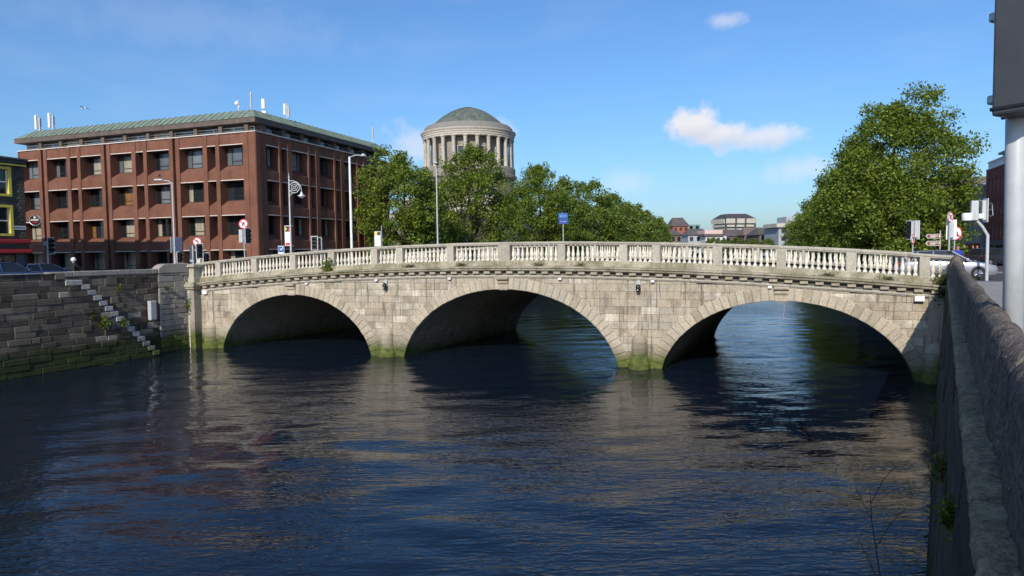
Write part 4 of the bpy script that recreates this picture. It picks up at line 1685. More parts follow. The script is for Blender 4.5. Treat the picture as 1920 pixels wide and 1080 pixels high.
m.lathe([(1.3, zt_ - .12), (1.1, zt_ + .08), (.4, zt_ + .2), (.02, zt_ + .22)], 24, caps=False)
m.build('dome', M['copper_dome'], dm, smooth=True)
m = MB()
for k in range(48):
    a = 2 * math.pi * k / 48
    m.tube([(r_ * math.cos(a), r_ * math.sin(a), z_ + .02) for r_, z_ in prof[:-2]], .05, n=4, caps=False)
m.build('dome_ribs', M['copper_dome'], dm)
m = MB()
m.box(-12.6, 12.6, -12.6, 12.6, 4.4, Z(392))
m.bevbox(-13.3, 13.3, -13.3, 13.3, Z(392), Z(386), .15)
m.box(-12.4, 12.4, -12.4, 12.4, Z(386), Z(376.5))
m.build('central_block', M['dome_stone'], dm)
m = MB()
for (a, b) in ((-48, -12.7), (12.7, 55)):
    m.box(a, b, -10, 8, 4.4, 13.0)
    m.box(a, b, -10.5, 8.5, 13.0, 13.6)
    m.box(a, b, -10.2, -9.9, 13.6, 14.6)
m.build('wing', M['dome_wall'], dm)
for k in range(8):
    for z in (5.8, 9.4):
        MB().box(14.2 + 5 * k, 15.8 + 5 * k, -10.06, -10.02, z, z + 2.2).build('wing_window', M['glass'], dm)
        if k < 6:
            MB().box(-16.2 - 5 * k, -14.6 - 5 * k, -10.06, -10.02, z, z + 2.2).build('wing_window', M['glass'], dm)

# ---------------------------------------------------------------- red brick building on the right bank
def rframe_obj(name, label, s0, setback):
    o0 = RB0 + UP * s0 - perpL * setback
    return thing(name, label, 'building', (o0.x, o0.y, 0), ddir)


ra = rframe_obj('apartment_building', 'red brick apartment block with grey penthouse behind the right tree', 12, 13.5)
RL = 34.0
wall = MB()
BZ = 15.1


def wall_with_holes(mb, x0, x1, zs0, zs1, holes, y=0.0, th=0.4):
    xs_ = sorted({x0, x1} | {v for h_ in holes for v in h_[:2]})
    for a, b in zip(xs_[:-1], xs_[1:]):
        hh = sorted([h_ for h_ in holes if h_[0] <= a + 1e-6 and h_[1] >= b - 1e-6], key=lambda q: q[2])
        z = zs0
        for h_ in hh:
            mb.box(a, b, -th + y, y, z, h_[2])
            z = h_[3]
        mb.box(a, b, -th + y, y, z, zs1)


holes = []
segs = [(-2.0, 7.5, 0), (10.2, 20, 1), (20.4, 32, 1)]
for (a, b, k) in segs:
    x = a + 1.0
    while x + 1.0 < b:
        for (z0, z1) in ((12.35, 14.0), (9.75, 11.35), (7.15, 8.75)):
            holes.append((x, x + .75, z0, z1))
        x += 1.45
wall_with_holes(wall, -2.0, 32.0, 6.9, BZ, holes)
wall.build('wall', M['brickred'], ra)
for h_ in holes:
    f = MB()
    a, b, z0, z1 = h_
    for q in ((a, a + .07, z0, z1), (b - .07, b, z0, z1), (a + .07, b - .07, z1 - .07, z1), (a + .07, b - .07, z0, z0 + .07), ((a + b) / 2 - .03, (a + b) / 2 + .03, z0 + .07, z1 - .07)):
        f.box(q[0], q[1], -.22, -.15, q[2], q[3])
    w = f.build('window', M['whitepaint'], ra)
    MB().box(a + .05, b - .05, -.2, -.18, z0 + .05, z1 - .05).build('pane', M['glass_sky'], w)
m = MB()
m.box(-2, 32, -12, -.4, 4.4, BZ)
m.build('body', M['brickred'], ra)
m = MB()
m.box(7.7, 10.0, -.3, .08, 4.4, 16.0)
m.build('balcony_bay', M['pentgrey'], ra)
for z in (13.0, 10.4, 7.9):
    b_ = MB().box(7.8, 9.9, .08, .9, z - .14, z).build('balcony', M['charcoal'], ra)
    g = MB()
    for k in range(14):
        g.box(7.82 + k * .158, 7.85 + k * .158, .86, .89, z, z + .95)
    g.box(7.8, 9.9, .85, .9, z + .95, z + 1.0)
    g.build('balcony_rail', M['charcoal'], b_)
    MB().box(8.1, 9.6, .085, .1, z + .02, z + 2.0).build('balcony_door', M['glass'], ra)
m = MB()
m.box(-2, 32, -11, -1.6, BZ, 16.9)
m.box(-2.3, 32.3, -11.3, -1.2, 16.9, 17.15)
m.build('penthouse', M['pentgrey'], ra)
# stepped curved roof at the near end
m = MB()
cur = [(-2.6, 17.15), (3.2, 17.15), (3.0, 17.7), (2.2, 18.2), (1.0, 18.5), (-2.6, 18.6)]
m.prism(cur, -9, -1.3)
m.build('curved_roof', M['pentgrey'], ra)
x = -1.5
while x < 31:
    MB().box(x, x + 1.3, -1.59, -1.55, 15.4, 16.6).build('penthouse_window', M['glass_sky'], ra)
    x += 2.4
m = MB()
x = -2.0
while x < 32:
    m.box(x, x + .16, -.3, -.14, BZ + .1, BZ + .85)
    x += .42
m.box(-2, 32, -.36, -.08, BZ + .85, BZ + .97)
m.box(-2, 32, -.45, .06, BZ, BZ + .1)
m.build('white_balustrade', M['whitepaint'], ra)
m = MB()
m.box(-2, 32, -.35, .05, 6.35, 6.9)
for k in range(10):
    m.box(-2 + 3.7 * k, -1.4 + 3.7 * k, -.3, .04, 4.4, 6.35)
m.build('shopfront', M['shopgrey'], ra)
for k in range(9):
    w = MB().box(-1.4 + 3.7 * k, 1.7 + 3.7 * k, -.26, -.2, 4.6, 6.35).build('shop_window', M['glass'], ra)
    q = MB()
    for j in (0, 1, 2, 3):
        q.box(-1.4 + 3.7 * k + j * 1.02, -1.34 + 3.7 * k + j * 1.02, -.2, -.12, 4.6, 6.35)
    q.box(-1.4 + 3.7 * k, 1.7 + 3.7 * k, -.2, -.12, 5.85, 5.92)
    q.build('glazing_bars', M['shopgrey'], w)
MB().box(7.75, 9.95, .1, .16, 6.3, 8.1).build('blue_banner', plain('banner_blue', (0.05, 0.28, 0.42), 0.6), ra)

rb = rframe_obj('shop_building', 'pale rendered shop building with red fascia beyond the brick apartments', 46.5, 13.2)
wl_ = MB()
hol = [(1.2 + 2.6 * k, 2.4 + 2.6 * k, z, z + 1.7) for k in range(9) for z in (7.8, 10.6)]
wall_with_holes(wl_, 0, 24.6, 6.6, 13.4, hol)
wl_.box(0, 24.6, -11, -.4, 4.4, 13.4)
wl_.build('wall', M['fargrey'], rb)
for h_ in hol:
    MB().box(h_[0], h_[1], -.25, -.2, h_[2], h_[3]).build('window', M['glass'], rb)
MB().box(0, 24.6, -.3, .1, 6.0, 6.6).build('fascia', M['redpaint'], rb)
for k in range(6):
    MB().box(.3 + 4 * k, 3.9 + 4 * k, -.3, -.05, 4.4, 6.0).build('shop_window', M['glass'], rb)
MB().box(-.2, 24.8, -11.2, .2, 13.4, 13.8).build('parapet', M['fargrey'], rb)
rc = rframe_obj('terrace_building', 'dark brick terrace farther along the right bank', 72, 13.0)
MB().box(0, 60, -10, 0, 4.4, 14.5).build('wall', M['farbrown'], rc)
MB().prism([(0, 14.5), (60, 14.5), (58, 17), (2, 17)], -10, 0).build('roof', M['farroof'], rc)
for k in range(18):
    for z in (5.2, 8.4, 11.5):
        MB().box(1 + 3.2 * k, 2.2 + 3.2 * k, .01, .04, z, z + 1.8).build('window', M['glass'], rc)


# ---------------------------------------------------------------- far buildings that close the river view
def far_block(name, label, px0, px1, ytop, Y, depth, mats, storeys=3, roof=None, ybase=None, rot=0.0, win=True, nwin=None):
    a, b = at(px0, ytop, Y), at(px1, ytop, Y)
    w = (b - a).length
    z1 = (a.z + b.z) / 2
    o = thing(name, label, 'building', (a.x, a.y, 0), rot + math.atan2(b.y - a.y, b.x - a.x))
    MB().box(0, w, 0, depth, 4.4, z1).build('wall', mats[0], o)
    if roof:
        h_ = roof
        ov = .6
        MB().add([(-ov, -ov, z1), (w + ov, -ov, z1), (w + ov, depth + ov, z1), (-ov, depth + ov, z1), (w * .15, depth / 2, z1 + h_), (w * .85, depth / 2, z1 + h_)],
                 [(0, 1, 5, 4), (1, 2, 5), (2, 3, 4, 5), (3, 0, 4), (0, 3, 2, 1)]).build('roof', mats[1], o)
    if win:
        n = nwin or max(3, int(w / 3.2))
        hs2 = (z1 - 5) / storeys
        for s_ in range(storeys):
            for k in range(n):
                x = w * (k + .25) / n
                MB().box(x, x + w / n * .5, -.05, -.01, 5 + hs2 * (s_ + .3), 5 + hs2 * (s_ + .8)).build('window', M['glass'], o)
    return o, w, z1


far_block('gabled_building', 'far orange brick building with a stepped gable', 1262, 1291, 424, 340, 14, (M['farbrick'], M['farroof']), 4, 4.5)
far_block('glazed_block', 'far green glazed block behind the orange brick gable', 1279, 1313, 421, 400, 16, (M['fargreen'], M['fargrey']), 4, None)
far_block('low_brick_building', 'far low purple brown building next to the left trees', 1247, 1278, 441, 300, 12, (M['farbrown'], M['farroof']), 2, 2.2)
far_block('grey_house_row', 'far grey gabled house row below the orange brick building', 1290, 1330, 441, 320, 12, (M['fargrey'], M['farroof']), 2, 3.2)
o, w, z1 = far_block('white_building', 'far white building with a pink flat top', 1323, 1362, 443, 310, 14, (M['palewall'], M['farroof']), 2, None, nwin=4)
MB().box(-.8, w * .85, -.8, 12, z1, z1 + 1.1).build('dark_band', M['farroof'], o)
MB().box(-.6, w * .8, -.6, 12, z1 + 1.1, z1 + 2.8).build('pink_top', M['pinkwall'], o)
far_block('house_row', 'far dark roofed houses under the concrete office block', 1358, 1400, 443, 330, 12, (M['farbrown'], M['farroof']), 2, 3.5)
far_block('gabled_house', 'far brown gabled house right of the dark roofed houses', 1396, 1432, 441, 320, 12, (M['farbrown'], M['farbrown']), 2, 3.8)
far_block('hip_roofed_building', 'far building with a wide dark hipped roof', 1424, 1466, 440, 300, 16, (M['farbrown'], M['farroof']), 2, 3.4)
o, w, z1 = far_block('modern_building', 'far grey modern building with a flat canopy roof by the right trees', 1460, 1500, 426, 280, 16, (M['fargrey'], M['farroof']), 3, None, nwin=2)
MB().box(-1.2, w + 1, -1.2, 14, z1, z1 + 1.6).build('canopy', M['concrete'], o)
MB().box(w * .45, w + 1, 2, 12, z1 + 1.6, z1 + 4.4).build('plant_room', M['fargrey'], o)
# concrete office block with a mansard top
a, b = at(1361, 440, 360), at(1419, 440, 360)
ob = thing('concrete_office_block', 'far concrete office tower with banded floors and dark mansard roof', 'building', (a.x, a.y, 0), math.atan2(b.y - a.y, b.x - a.x) + R(9))
w = (b - a).length
zz = lambda y: at(1390, y, 360).z
MB().box(.4, w - .4, .4, 15, 4.4, zz(412)).build('recessed_glazing', M['glass'], ob)
for (y0, y1, e) in ((418.5, 409.5, .6), (425, 421, .2), (432.5, 428, .2), (441, 436, .2), (448, 444.5, .2)):
    for j in range(3):
        x0_, x1_ = w * j / 3 + .5 - (e if j == 0 else 0), w * (j + 1) / 3 - .5 + (e if j == 2 else 0)
        MB().box(x0_, x1_, -e, .5, zz(y0), zz(y1)).build('floor_band', M['concrete'], ob)
    MB().box(-e - .4, .3, .3, 15 + e, zz(y0), zz(y1)).build('side_band', M['concrete'], ob)
for j in range(4):
    x0_ = w * j / 3
    MB().box(x0_ - .45, x0_ + .45, -.35, .45, 4.4, zz(410.5)).build('pier', M['charcoal'], ob)
MB().add([(-.9, -.6, zz(410)), (w + .6, -.6, zz(410)), (w + .6, 15.6, zz(410)), (-.9, 15.6, zz(410)), (2.6, 3, zz(400)), (w - 3.4, 3, zz(400)), (w - 3.4, 12, zz(400)), (2.6, 12, zz(400))],
         [(0, 1, 5, 4), (1, 2, 6, 5), (2, 3, 7, 6), (3, 0, 4, 7), (4, 5, 6, 7)]).build('mansard_roof', M['slate'], ob)

# ---------------------------------------------------------------- trees
T_BIG = tree_meshes(11, 16.2, 7.0, .42, 330, 210, .25, M['leaf'], 40, 1.25, .16, .05, .06)
T_A = tree_meshes(21, 13.2, 5.9, .3, 200, 170, .26, M['leaf'], 18, 1.15, .17, .13)
T_B = tree_meshes(33, 15.5, 6.5, .34, 200, 150, .29, M['leaf'], 22, 1.25, .15, .08)
T_C = tree_meshes(45, 14.5, 6.8, .3, 160, 110, .38, M['leaf_far'], 20, 1.4, .13, .03)
T_D = tree_meshes(57, 13.5, 6.6, .3, 140, 100, .42, M['leaf_far'], 18, 1.4, .13, .03)
GL, GR = 'plane trees along the left quay', 'plane trees along the right quay'


def tree_on(meshes, label, px, ytop, Y, Hm, grp, inland=None, rot=0.0, wide=1.0):
    top = at(px, ytop, Y)
    k = (top.z - GZ) / Hm
    return plant_tree(meshes, label, (top.x, top.y, GZ), rot, grp, (wide * k, wide * k, k))


tree_on(T_A, 'leafy plane tree in front of the brown brick building', 757, 286, 77, 13.2, GL, rot=.4, wide=1.02)
tree_on(T_B, 'plane tree whose crown half hides the domed drum', 882, 277, 93, 15.5, GL, rot=1.9, wide=.98)
tree_on(T_B, 'plane tree just right of the dome, tallest of the row there', 1011, 312, 118, 15.5, GL, rot=3.6, wide=1.02)
tree_on(T_C, 'plane tree above the blue direction sign', 1062, 340, 134, 14.5, GL, rot=.3)
tree_on(T_C, 'plane tree second right of the blue direction sign', 1110, 343, 150, 14.5, GL, rot=2.2)
tree_on(T_D, 'plane tree midway down the sloping left row', 1146, 366, 168, 13.5, GL, rot=.9, wide=1.1)
tree_on(T_D, 'plane tree fourth from the far end of the left row', 1177, 381, 189, 13.5, GL, rot=4.2, wide=1.1)
tree_on(T_C, 'plane tree third from the far end of the left row', 1202, 395, 212, 14.5, GL, rot=5.2, wide=1.1)
tree_on(T_D, 'plane tree second from the far end of the left row', 1221, 405, 240, 13.5, GL, rot=3.1, wide=1.1)
tree_on(T_C, 'loose plane tree at the far end of the left row', 1237, 411, 262, 14.5, GL, rot=1.1, wide=.9)
tree_on(T_BIG, 'largest plane tree, towering over the right end of the bridge', 1680, 176, 61, 16.2, GR, rot=.7, wide=1.0)
tree_on(T_B, 'plane tree just behind the left side of the towering tree', 1622, 268, 79, 15.5, GR, rot=2.6, wide=1.05)
tree_on(T_B, 'plane tree third along the right row', 1596, 318, 99, 15.5, GR, rot=4.4, wide=1.05)
tree_on(T_C, 'plane tree fourth along the right row', 1566, 336, 122, 14.5, GR, rot=.5, wide=1.05)
tree_on(T_C, 'plane tree fifth along the right row', 1548, 362, 150, 14.5, GR, rot=2.5, wide=1.1)
tree_on(T_D, 'plane tree sixth along the right row', 1528, 384, 182, 13.5, GR, rot=1.5, wide=1.15)
tree_on(T_D, 'plane tree farthest along the right row', 1510, 402, 222, 13.5, GR, rot=5.5, wide=1.15)
# low far trees before the far buildings
for k, (px, yt, Y, lab) in enumerate(((1337, 446, 285, 'low dark tree before the far white building'), (1358, 449, 280, 'low bush between the far white building and the houses'),
                                      (1382, 445, 280, 'round green tree before the concrete office tower'), (1412, 448, 275, 'low green tree before the brown gabled house'),
                                      (1440, 447, 270, 'low green tree before the hipped roof'))):
    tree_on(T_D, lab, px, yt, Y, 13.5, 'low trees before the far buildings', rot=k * 1.3, wide=1.25)


def bush(name, label, loc, r, n, leaf, mat, seed, squash=(1, 1, 1), cat='plant', group='weeds growing on the masonry'):
    rs = np.random.RandomState(seed)
    q = rs.normal(size=(n, 3)) * .45 * r * np.array(squash)
    nn = rs.normal(size=(n, 3)) + np.array([0, 0, .4]) + q / r
    nn /= np.linalg.norm(nn, axis=1, keepdims=True)
    o = thing(name, label, cat, tuple(loc), 0, group)
    put(leaf_mesh('foliage', q, nn, leaf * rs.uniform(.6, 1.4, n), mat, rs), 'foliage', o)
    st = MB()
    for k in range(5):
        e = q[k * 3]
        st.tube([(0, 0, -r * squash[2] * .7), tuple(e * .5), tuple(e)], .012, .004, n=4)
    st.build('stem', M['twig'], o)
    return o


bush('wall_shrub', 'dark green shrub rooted in the balustrade', Bw(-11.95, -0.1, railz(-11.95) - 1.05), .62, 420, .12, M['leaf_weed'], 1, (.7, .7, 1))
bush('wall_weed', 'bright green weed hanging on the pier by the drain pipe', Lw(12.55, 1.12, 2.95), .42, 260, .11, M['leaf_weed'], 2, (.7, .5, 1.5))
bush('wall_weed', 'tufted brown green weed on the stair flank', Lw(5.55, -.1, 2.55), .42, 240, .11, M['leaf_weed'], 3, (.9, .5, 1))
bush('wall_weed', 'leggy weed beside the tufted weed on the stair flank', Lw(5.0, -.08, 2.95), .3, 120, .10, M['leaf_moss'], 4, (.7, .5, 1.3))
bush('wall_weed', 'small green weed close under the white steps', Lw(6.85, -.08, 2.35), .34, 200, .10, M['leaf_weed'], 5, (.8, .5, 1.2))
bush('wall_weed', 'small weed high on the recessed quay wall', Lw(7.6, 1.2, 4.35), .26, 110, .09, M['leaf_weed'], 6, (1, .5, 1))
bush('wall_weed', 'weed at the joint beside the timber batten', Lw(10.9, 1.15, 4.2), .26, 120, .09, M['leaf_moss'], 16, (1.6, .5, .6))
for k, (tt, n, lab) in enumerate(((-6.0, 190, 'long moss cushion on the plinth left of the bridge middle'), (-2.5, 150, 'moss cushion on the plinth just left of the centre pedestal'),
                                  (2.2, 90, 'small moss cushion on the plinth right of the centre pedestal'), (4.6, 90, 'moss cushion between the centre and the right pier'),
                                  (17.0, 130, 'grassy tuft on the plinth over the right arch'), (19.6, 150, 'grassy tuft on the plinth near the right end'))):
    bush('moss_tuft', lab, Bw(tt, -0.03, railz(tt) - 1.29), .5, n * 2, .06, M['leaf_moss'], 40 + k, (1.3, .25, .3))
bush('ivy_patch', 'dark ivy hanging over the shaded right end of the bridge', Bw(21.75, -.22, 4.55), .75, 900, .09, M['leaf_moss'], 60, (.65, .35, 1.0))
for k, (x, z, r, lab) in enumerate(((29.5, 2.0, .35, 'green fern tuft on the near quay face by the bridge'), (24.0, 1.4, .35, 'green weed low on the near quay face'),
                                    (9.5, 3.7, .16, 'fern tuft below the ledge of the near quay'), (6.1, 4.3, .10, 'fern tuft close below the near ledge'))):
    bush('wall_weed', lab, Rw(x, .22 - .33 * z / 4.85, z), r, 240, .045, M['leaf_weed'], 70 + k, (.9, .3, 1.3))
# dead branch caught against the near wall
br = thing('dead_branch', 'thin dead branch slanting over the water by the near quay', 'branch', tuple(Rw(9.0, .3, 0)), RROT)
MB().tube([(0, 0, -.2), (.5, .1, .9), (1.6, .35, 1.6), (3.1, .6, 2.0), (4.6, .75, 2.2)], [.02, .017, .013, .009, .004], n=6).build('stem', M['twig'], br)
for k, (a, b) in enumerate((((1.6, .35, 1.6), (2.2, .75, 2.1)), ((2.4, .48, 1.82), (2.9, .1, 2.35)), ((3.1, .6, 2.0), (3.7, 1.0, 2.5)), ((3.6, .65, 2.08), (4.4, .3, 2.6)))):
    MB().tube([a, tuple((p + q) / 2 + .03 for p, q in zip(a, b)), b], [.008, .006, .003], n=5).build('side_twig', M['twig'], br)


# ---------------------------------------------------------------- street furniture
def signal_head(root, loc, rotz, n=3, board=True, w=.27, sub=None):
    h = .30 * n + .06
    hd = MB().bevbox(-w / 2, w / 2, -.02, .16, 0, h, .03).build('signal_head', M['galvpaint'] if not board else M['galvpaint'], root, loc=loc, rotz=rotz)
    if board:
        bd = MB()
        bd.bevbox(-w / 2 - .14, w / 2 + .14, -.045, -.02, -.1, h + .1, .01)
        bd.build('backing_board', M['whitepaint'], hd)
        bf = MB()
        bf.box(-w / 2 - .10, w / 2 + .10, -.052, -.047, -.06, h + .06)
        bf.build('board_face', M['black'], hd)
    for k in range(n):
        z = .18 + .30 * k
        v = MB()
        v.lathe([(.105, 0), (.112, .22)], 12, a0=R(-25), a1=R(205), caps=False)
        v.lathe([(.10, 0.0), (.02, .02)], 12, caps=False)
        v.v = [(x, -.055 - zz, z + y) for x, y, zz in v.v]
        v.build('visor', M['black'], hd)
    return hd


def round_sign(root, loc, rotz, r=.3, arrow='left'):
    d = MB()
    d.lathe([(r, 0), (r, .02)], 28)
    d.v = [(x, z, y) for x, y, z in d.v]
    s = d.build('sign_disc', M['signwhite'], root, loc=loc, rotz=rotz)
    rg = MB()
    n = 28
    vs, fs = [], []
    for k in range(n):
        a = 2 * math.pi * k / n
        vs += [(r * .995 * math.cos(a), -.006, r * .995 * math.sin(a)), (r * .80 * math.cos(a), -.006, r * .80 * math.sin(a))]
    fs = [(2 * k, 2 * k + 1, (2 * k + 3) % (2 * n), (2 * k + 2) % (2 * n)) for k in range(n)]
    rg.add(vs, fs)
    rg.build('red_ring', M['signred'], s)
    q = MB()
    sg = -1 if arrow == 'left' else 1
    pts = [(.25 * sg * -1, -.5), (.25 * sg * -1, .12), (.02 * sg, .30), (.02 * sg, .44), (.46 * sg, .20), (.02 * sg, -.06), (.02 * sg, .08), (-.06 * sg, .03), (-.06 * sg, -.5)]
    q.add([(x * r, -.009, z * r) for x, z in pts], [tuple(range(len(pts)))])
    q.build('turn_arrow', M['black'], s)
    sl = MB()
    c = r * .80 * .707
    w = r * .07
    sl.add([(-c - w, -.012, c - w), (-c + w, -.012, c + w), (c + w, -.012, -c + w), (c - w, -.012, -c - w)], [(0, 1, 2, 3)])
    sl.build('red_slash', M['signred'], s)
    MB().box(-r * .5, r * .5, .02, .05, -.03, .03).build('clip', M['galv'], s)
    return s


def pole(root, h, r=.055, mat='galv', z0=0.0, name='pole'):
    return MB().tube([(0, 0, z0 - .1), (0, 0, h)], r, r * .9, n=12).build(name, M[mat], root, smooth=True)


def street_thing(name, label, cat, px, Y, group=None, gz=None):
    g = at(px, 480, Y)
    return thing(name, label, cat, (g.x, g.y, GZ if gz is None else gz), 0, group)


def zpx(px, y, Y):
    return at(px, y, Y).z - GZ


GS = 'traffic signals at the bridge ends'
# left end
o = street_thing('traffic_signal', 'lone traffic signal on a white post before the pub', 'traffic light', 89, 47, GS)
pole(o, zpx(89, 452, 47), .06, 'whitepaint')
signal_head(o, (.24, 0, zpx(89, 474, 47)), R(75), 3, True, .24)
MB().bevbox(-.2, -.06, -.1, .1, zpx(89, 461, 47), zpx(89, 453, 47), .02).build('detector_box', M['whitepaint'], o)

o = street_thing('street_lamp', 'tall street lamp with bracket arm carrying signals at the left bridge end', 'street lamp', 328, 51)
ht = zpx(328, 342, 51)
MB().tube([(0, 0, -.1), (0, 0, 1.2)], .10, n=12).build('base', M['galvpaint'], o, smooth=True)
MB().tube([(0, 0, 1.2), (0, 0, ht)], .075, .05, n=12).build('pole', M['galvpaint'], o, smooth=True)
MB().tube([(0, 0, ht - .1), (-.25, 0, ht + .1), (-.75, 0, ht + .18)], .035, n=8).build('arm', M['galvpaint'], o)
MB().bevbox(-1.3, -.65, -.13, .13, ht + .13, ht + .27, .05).build('lantern', M['galvpaint'], o)
z = zpx(328, 472, 51)
signal_head(o, (-.22, -.05, z), R(-62), 3, True)
signal_head(o, (.34, 0, z - .75), R(60), 2, True, .22)
MB().bevbox(.08, .62, -.05, -.02, z - .05, z + 1.1, .02).build('route_panel', M['navy'], o)

o = street_thing('traffic_signal', 'cluster of traffic signals under a round sign behind the left pedestal', 'traffic light', 370, 52, GS)
pole(o, zpx(371, 446, 52))
round_sign(o, (.05, -.07, zpx(371, 453, 52)), R(8), .33)
z = zpx(371, 484, 52)
signal_head(o, (-.38, .05, z), R(172), 3, False, .3)
signal_head(o, (.22, -.1, z + .05), R(35), 3, True, .24)
signal_head(o, (.62, .05, z - .35), R(55), 2, True, .22)
MB().bevbox(-.55, -.25, -.12, .12, z - 1.1, z, .02).build('controller_box', M['galvpaint'], o)
MB().bevbox(-.02, .28, -.14, .1, z - 1.1, z - .02, .02).build('controller_box', M['lintel'], o)

o = street_thing('traffic_signal', 'traffic signal with a no turn sign against the brick corner', 'traffic light', 459, 50, GS)
pole(o, zpx(459, 412, 50))
round_sign(o, (0, -.08, zpx(458, 420, 50)), R(-5), .36, 'right')
z = zpx(459, 455, 50)
signal_head(o, (-.2, .08, z), R(168), 3, False, .3)
signal_head(o, (.26, 0, z + .02), R(60), 3, True, .24)

o = street_thing('ornate_lamp', 'silver lamp with scrolled iron bracket before the brick building', 'street lamp', 546, 56)
ht = zpx(547, 333, 56)
MB().tube([(0, 0, -.1), (0, 0, 1.0), (0, 0, ht)], [.12, .09, .05], n=12).build('pole', M['iron'], o, smooth=True)
MB().lathe([(.05, ht - .05), (.09, ht + .02), (.03, ht + .12), (.01, ht + .4)], 8).build('finial', M['iron'], o)
ra_ = zpx(547, 352, 56)
sc = MB()
R1 = .42
sc.tube([(.42 + R1 * math.cos(R(a)), 0, ra_ + R1 * math.sin(R(a))) for a in range(180, -200, -20)], .03, n=6)
sc.tube([(.42 + .25 * math.cos(R(a)), 0, ra_ + .25 * math.sin(R(a))) for a in range(0, 361, 30)], .022, n=6)
sc.tube([(.42 + .10 * math.cos(R(a)), 0, ra_ + .10 * math.sin(R(a))) for a in range(0, 361, 40)], .022, n=6)
sc.tube([(0, 0, ra_ + .55), (.3, 0, ra_ + .56), (.7, 0, ra_ + .42), (.95, 0, ra_ + .1), (1.0, 0, ra_ - .25)], .035, n=6)
sc.tube([(0, 0, ra_ - .7), (.18, 0, ra_ - .5), (.3, 0, ra_ - .38)], .025, n=6)
for a in (45, 135, 225, 315):
    sc.tube([(.42 + .1 * math.cos(R(a)), 0, ra_ + .1 * math.sin(R(a))), (.42 + .42 * math.cos(R(a)), 0, ra_ + .42 * math.sin(R(a)))], .016, n=5)
sc.build('scroll_bracket', M['iron'], o)
ln = MB()
ln.lathe([(.03, .35), (.06, .3), (.12, .18), (.14, .08), (.30, .02), (.32, -.06), (.27, -.08)][::-1], 14, (1.0, 0, ra_ - .65))
ln.build('lamp_shade', M['iron'], o, smooth=True)
MB().sphere((1.0, 0, ra_ - .74), .2, 12, 8, (1, 1, .6)).build('lamp_bowl', M['lampglass'], o, smooth=True)
bn_ = thing('banner', 'tall white banner with yellow and black top on the ornate lamp', 'banner', (at(540, 440, 56).x, at(540, 440, 56).y, at(540, 461, 56).z), 0, 'banners hung on the lamp posts')
hb = at(540, 423, 56).z - at(540, 461, 56).z
MB().bevbox(-.27, .27, -.015, .015, 0, hb, .008).build('banner_cloth', M['signwhite'], bn_)
MB().box(-.24, .24, -.022, -.017, hb * .70, hb * .97).build('black_panel', M['black'], bn_)
q = MB()
q.add([(-.24, -.026, hb * .72), (-.05, -.026, hb * .83), (-.24, -.026, hb * .95)], [(0, 1, 2)])
q.build('yellow_figure', M['signyellow'], bn_)
q = MB()
q.add([(.0, -.026, hb * .72), (.18, -.026, hb * .72), (.09, -.026, hb * .92)], [(0, 1, 2)])
q.build('red_figure', M['signred'], bn_)
MB().box(-.22, .22, -.022, -.017, hb * .03, hb * .15).build('red_panel', M['signred'], bn_)
q = MB()
for zz_ in (.0, 1.0):
    q.tube([(.2, 0, hb * zz_), (.42, 0, hb * zz_)], .015, n=5)
q.build('bracket', M['galv'], bn_)

o = street_thing('parking_sign', 'small blue square sign above the left balustrade', 'sign', 528, 52)
pole(o, zpx(528, 463, 52), .03)
MB().bevbox(-.24, .24, -.06, -.035, zpx(528, 476, 52), zpx(528, 461, 52), .01).build('sign_plate', M['signwhite'], o)
MB().box(-.22, .22, -.066, -.062, zpx(528, 473, 52), zpx(528, 462, 52)).build('blue_panel', M['signblue'], o)
q = MB()
za, zb = zpx(528, 470, 52), zpx(528, 464, 52)
q.add([(-.1, -.07, (za + zb) / 2), (.02, -.07, za), (.16, -.07, zb), (.1, -.07, zb), (.02, -.07, za + .1), (-.06, -.07, (za + zb) / 2 + .05)], [(0, 1, 2, 3, 4, 5)])
q.build('white_tick', M['signwhite'], o)

o = street_thing('traffic_signal', 'white bordered traffic signal left of a pair over the balustrade', 'traffic light', 591, 56, GS)
pole(o, zpx(591, 470, 56))
signal_head(o, (0, -.08, zpx(591, 467, 56)), R(4), 3, True)
o = street_thing('traffic_signal', 'smaller angled traffic signal right of a pair over the balustrade', 'traffic light', 604, 58, GS)
pole(o, zpx(606, 448, 58), .05)
signal_head(o, (-.1, -.05, zpx(603, 468, 58)), R(-48), 3, True, .22)

o = street_thing('street_lamp', 'tall white lamp column before the brick building with arm to the right', 'street lamp', 660, 63)
ht = zpx(658, 294, 63)
MB().tube([(0, 0, -.1), (0, 0, ht)], .13, .10, n=14).build('pole', M['whitepaint'], o, smooth=True)
MB().tube([(0, 0, ht - .05), (.5, 0, ht + .12), (.95, 0, ht + .14)], .04, n=8).build('arm', M['galv'], o)
ln = MB()
ln.lathe([(.28, 0), (.30, .04), (.16, .2), (.05, .26)], 14, (1.25, 0, ht + .02))
ln.build('lantern', M['galvpaint'], o, smooth=True)
q = MB()
q.lathe([(.38, 0), (.36, .03)], 16)
q.v = [(z_ + .12, y_ * .5, x_ + zpx(660, 432, 63)) for x_, y_, z_ in q.v]
q.build('side_sign', M['charcoal'], o)

lp_ = at(821, 470, 56.4)
o = thing('street_lamp', 'slender lamp column rising before the dome trees', 'street lamp', (lp_.x, lp_.y, 5.5))
ht = at(823, 310, 56.4).z - 5.5
MB().tube([(0, 0, -.1), (0, 0, ht)], .075, .05, n=12).build('pole', M['galvpaint'], o, smooth=True)
MB().sphere((-.08, 0, ht + .2), .18, 12, 8, (1.2, 1, .6)).build('lantern', M['galvpaint'], o, smooth=True)
MB().tube([(0, 0, ht - .25), (.03, 0, ht), (-.07, 0, ht + .15)], .05, n=8).build('neck', M['charcoal'], o)

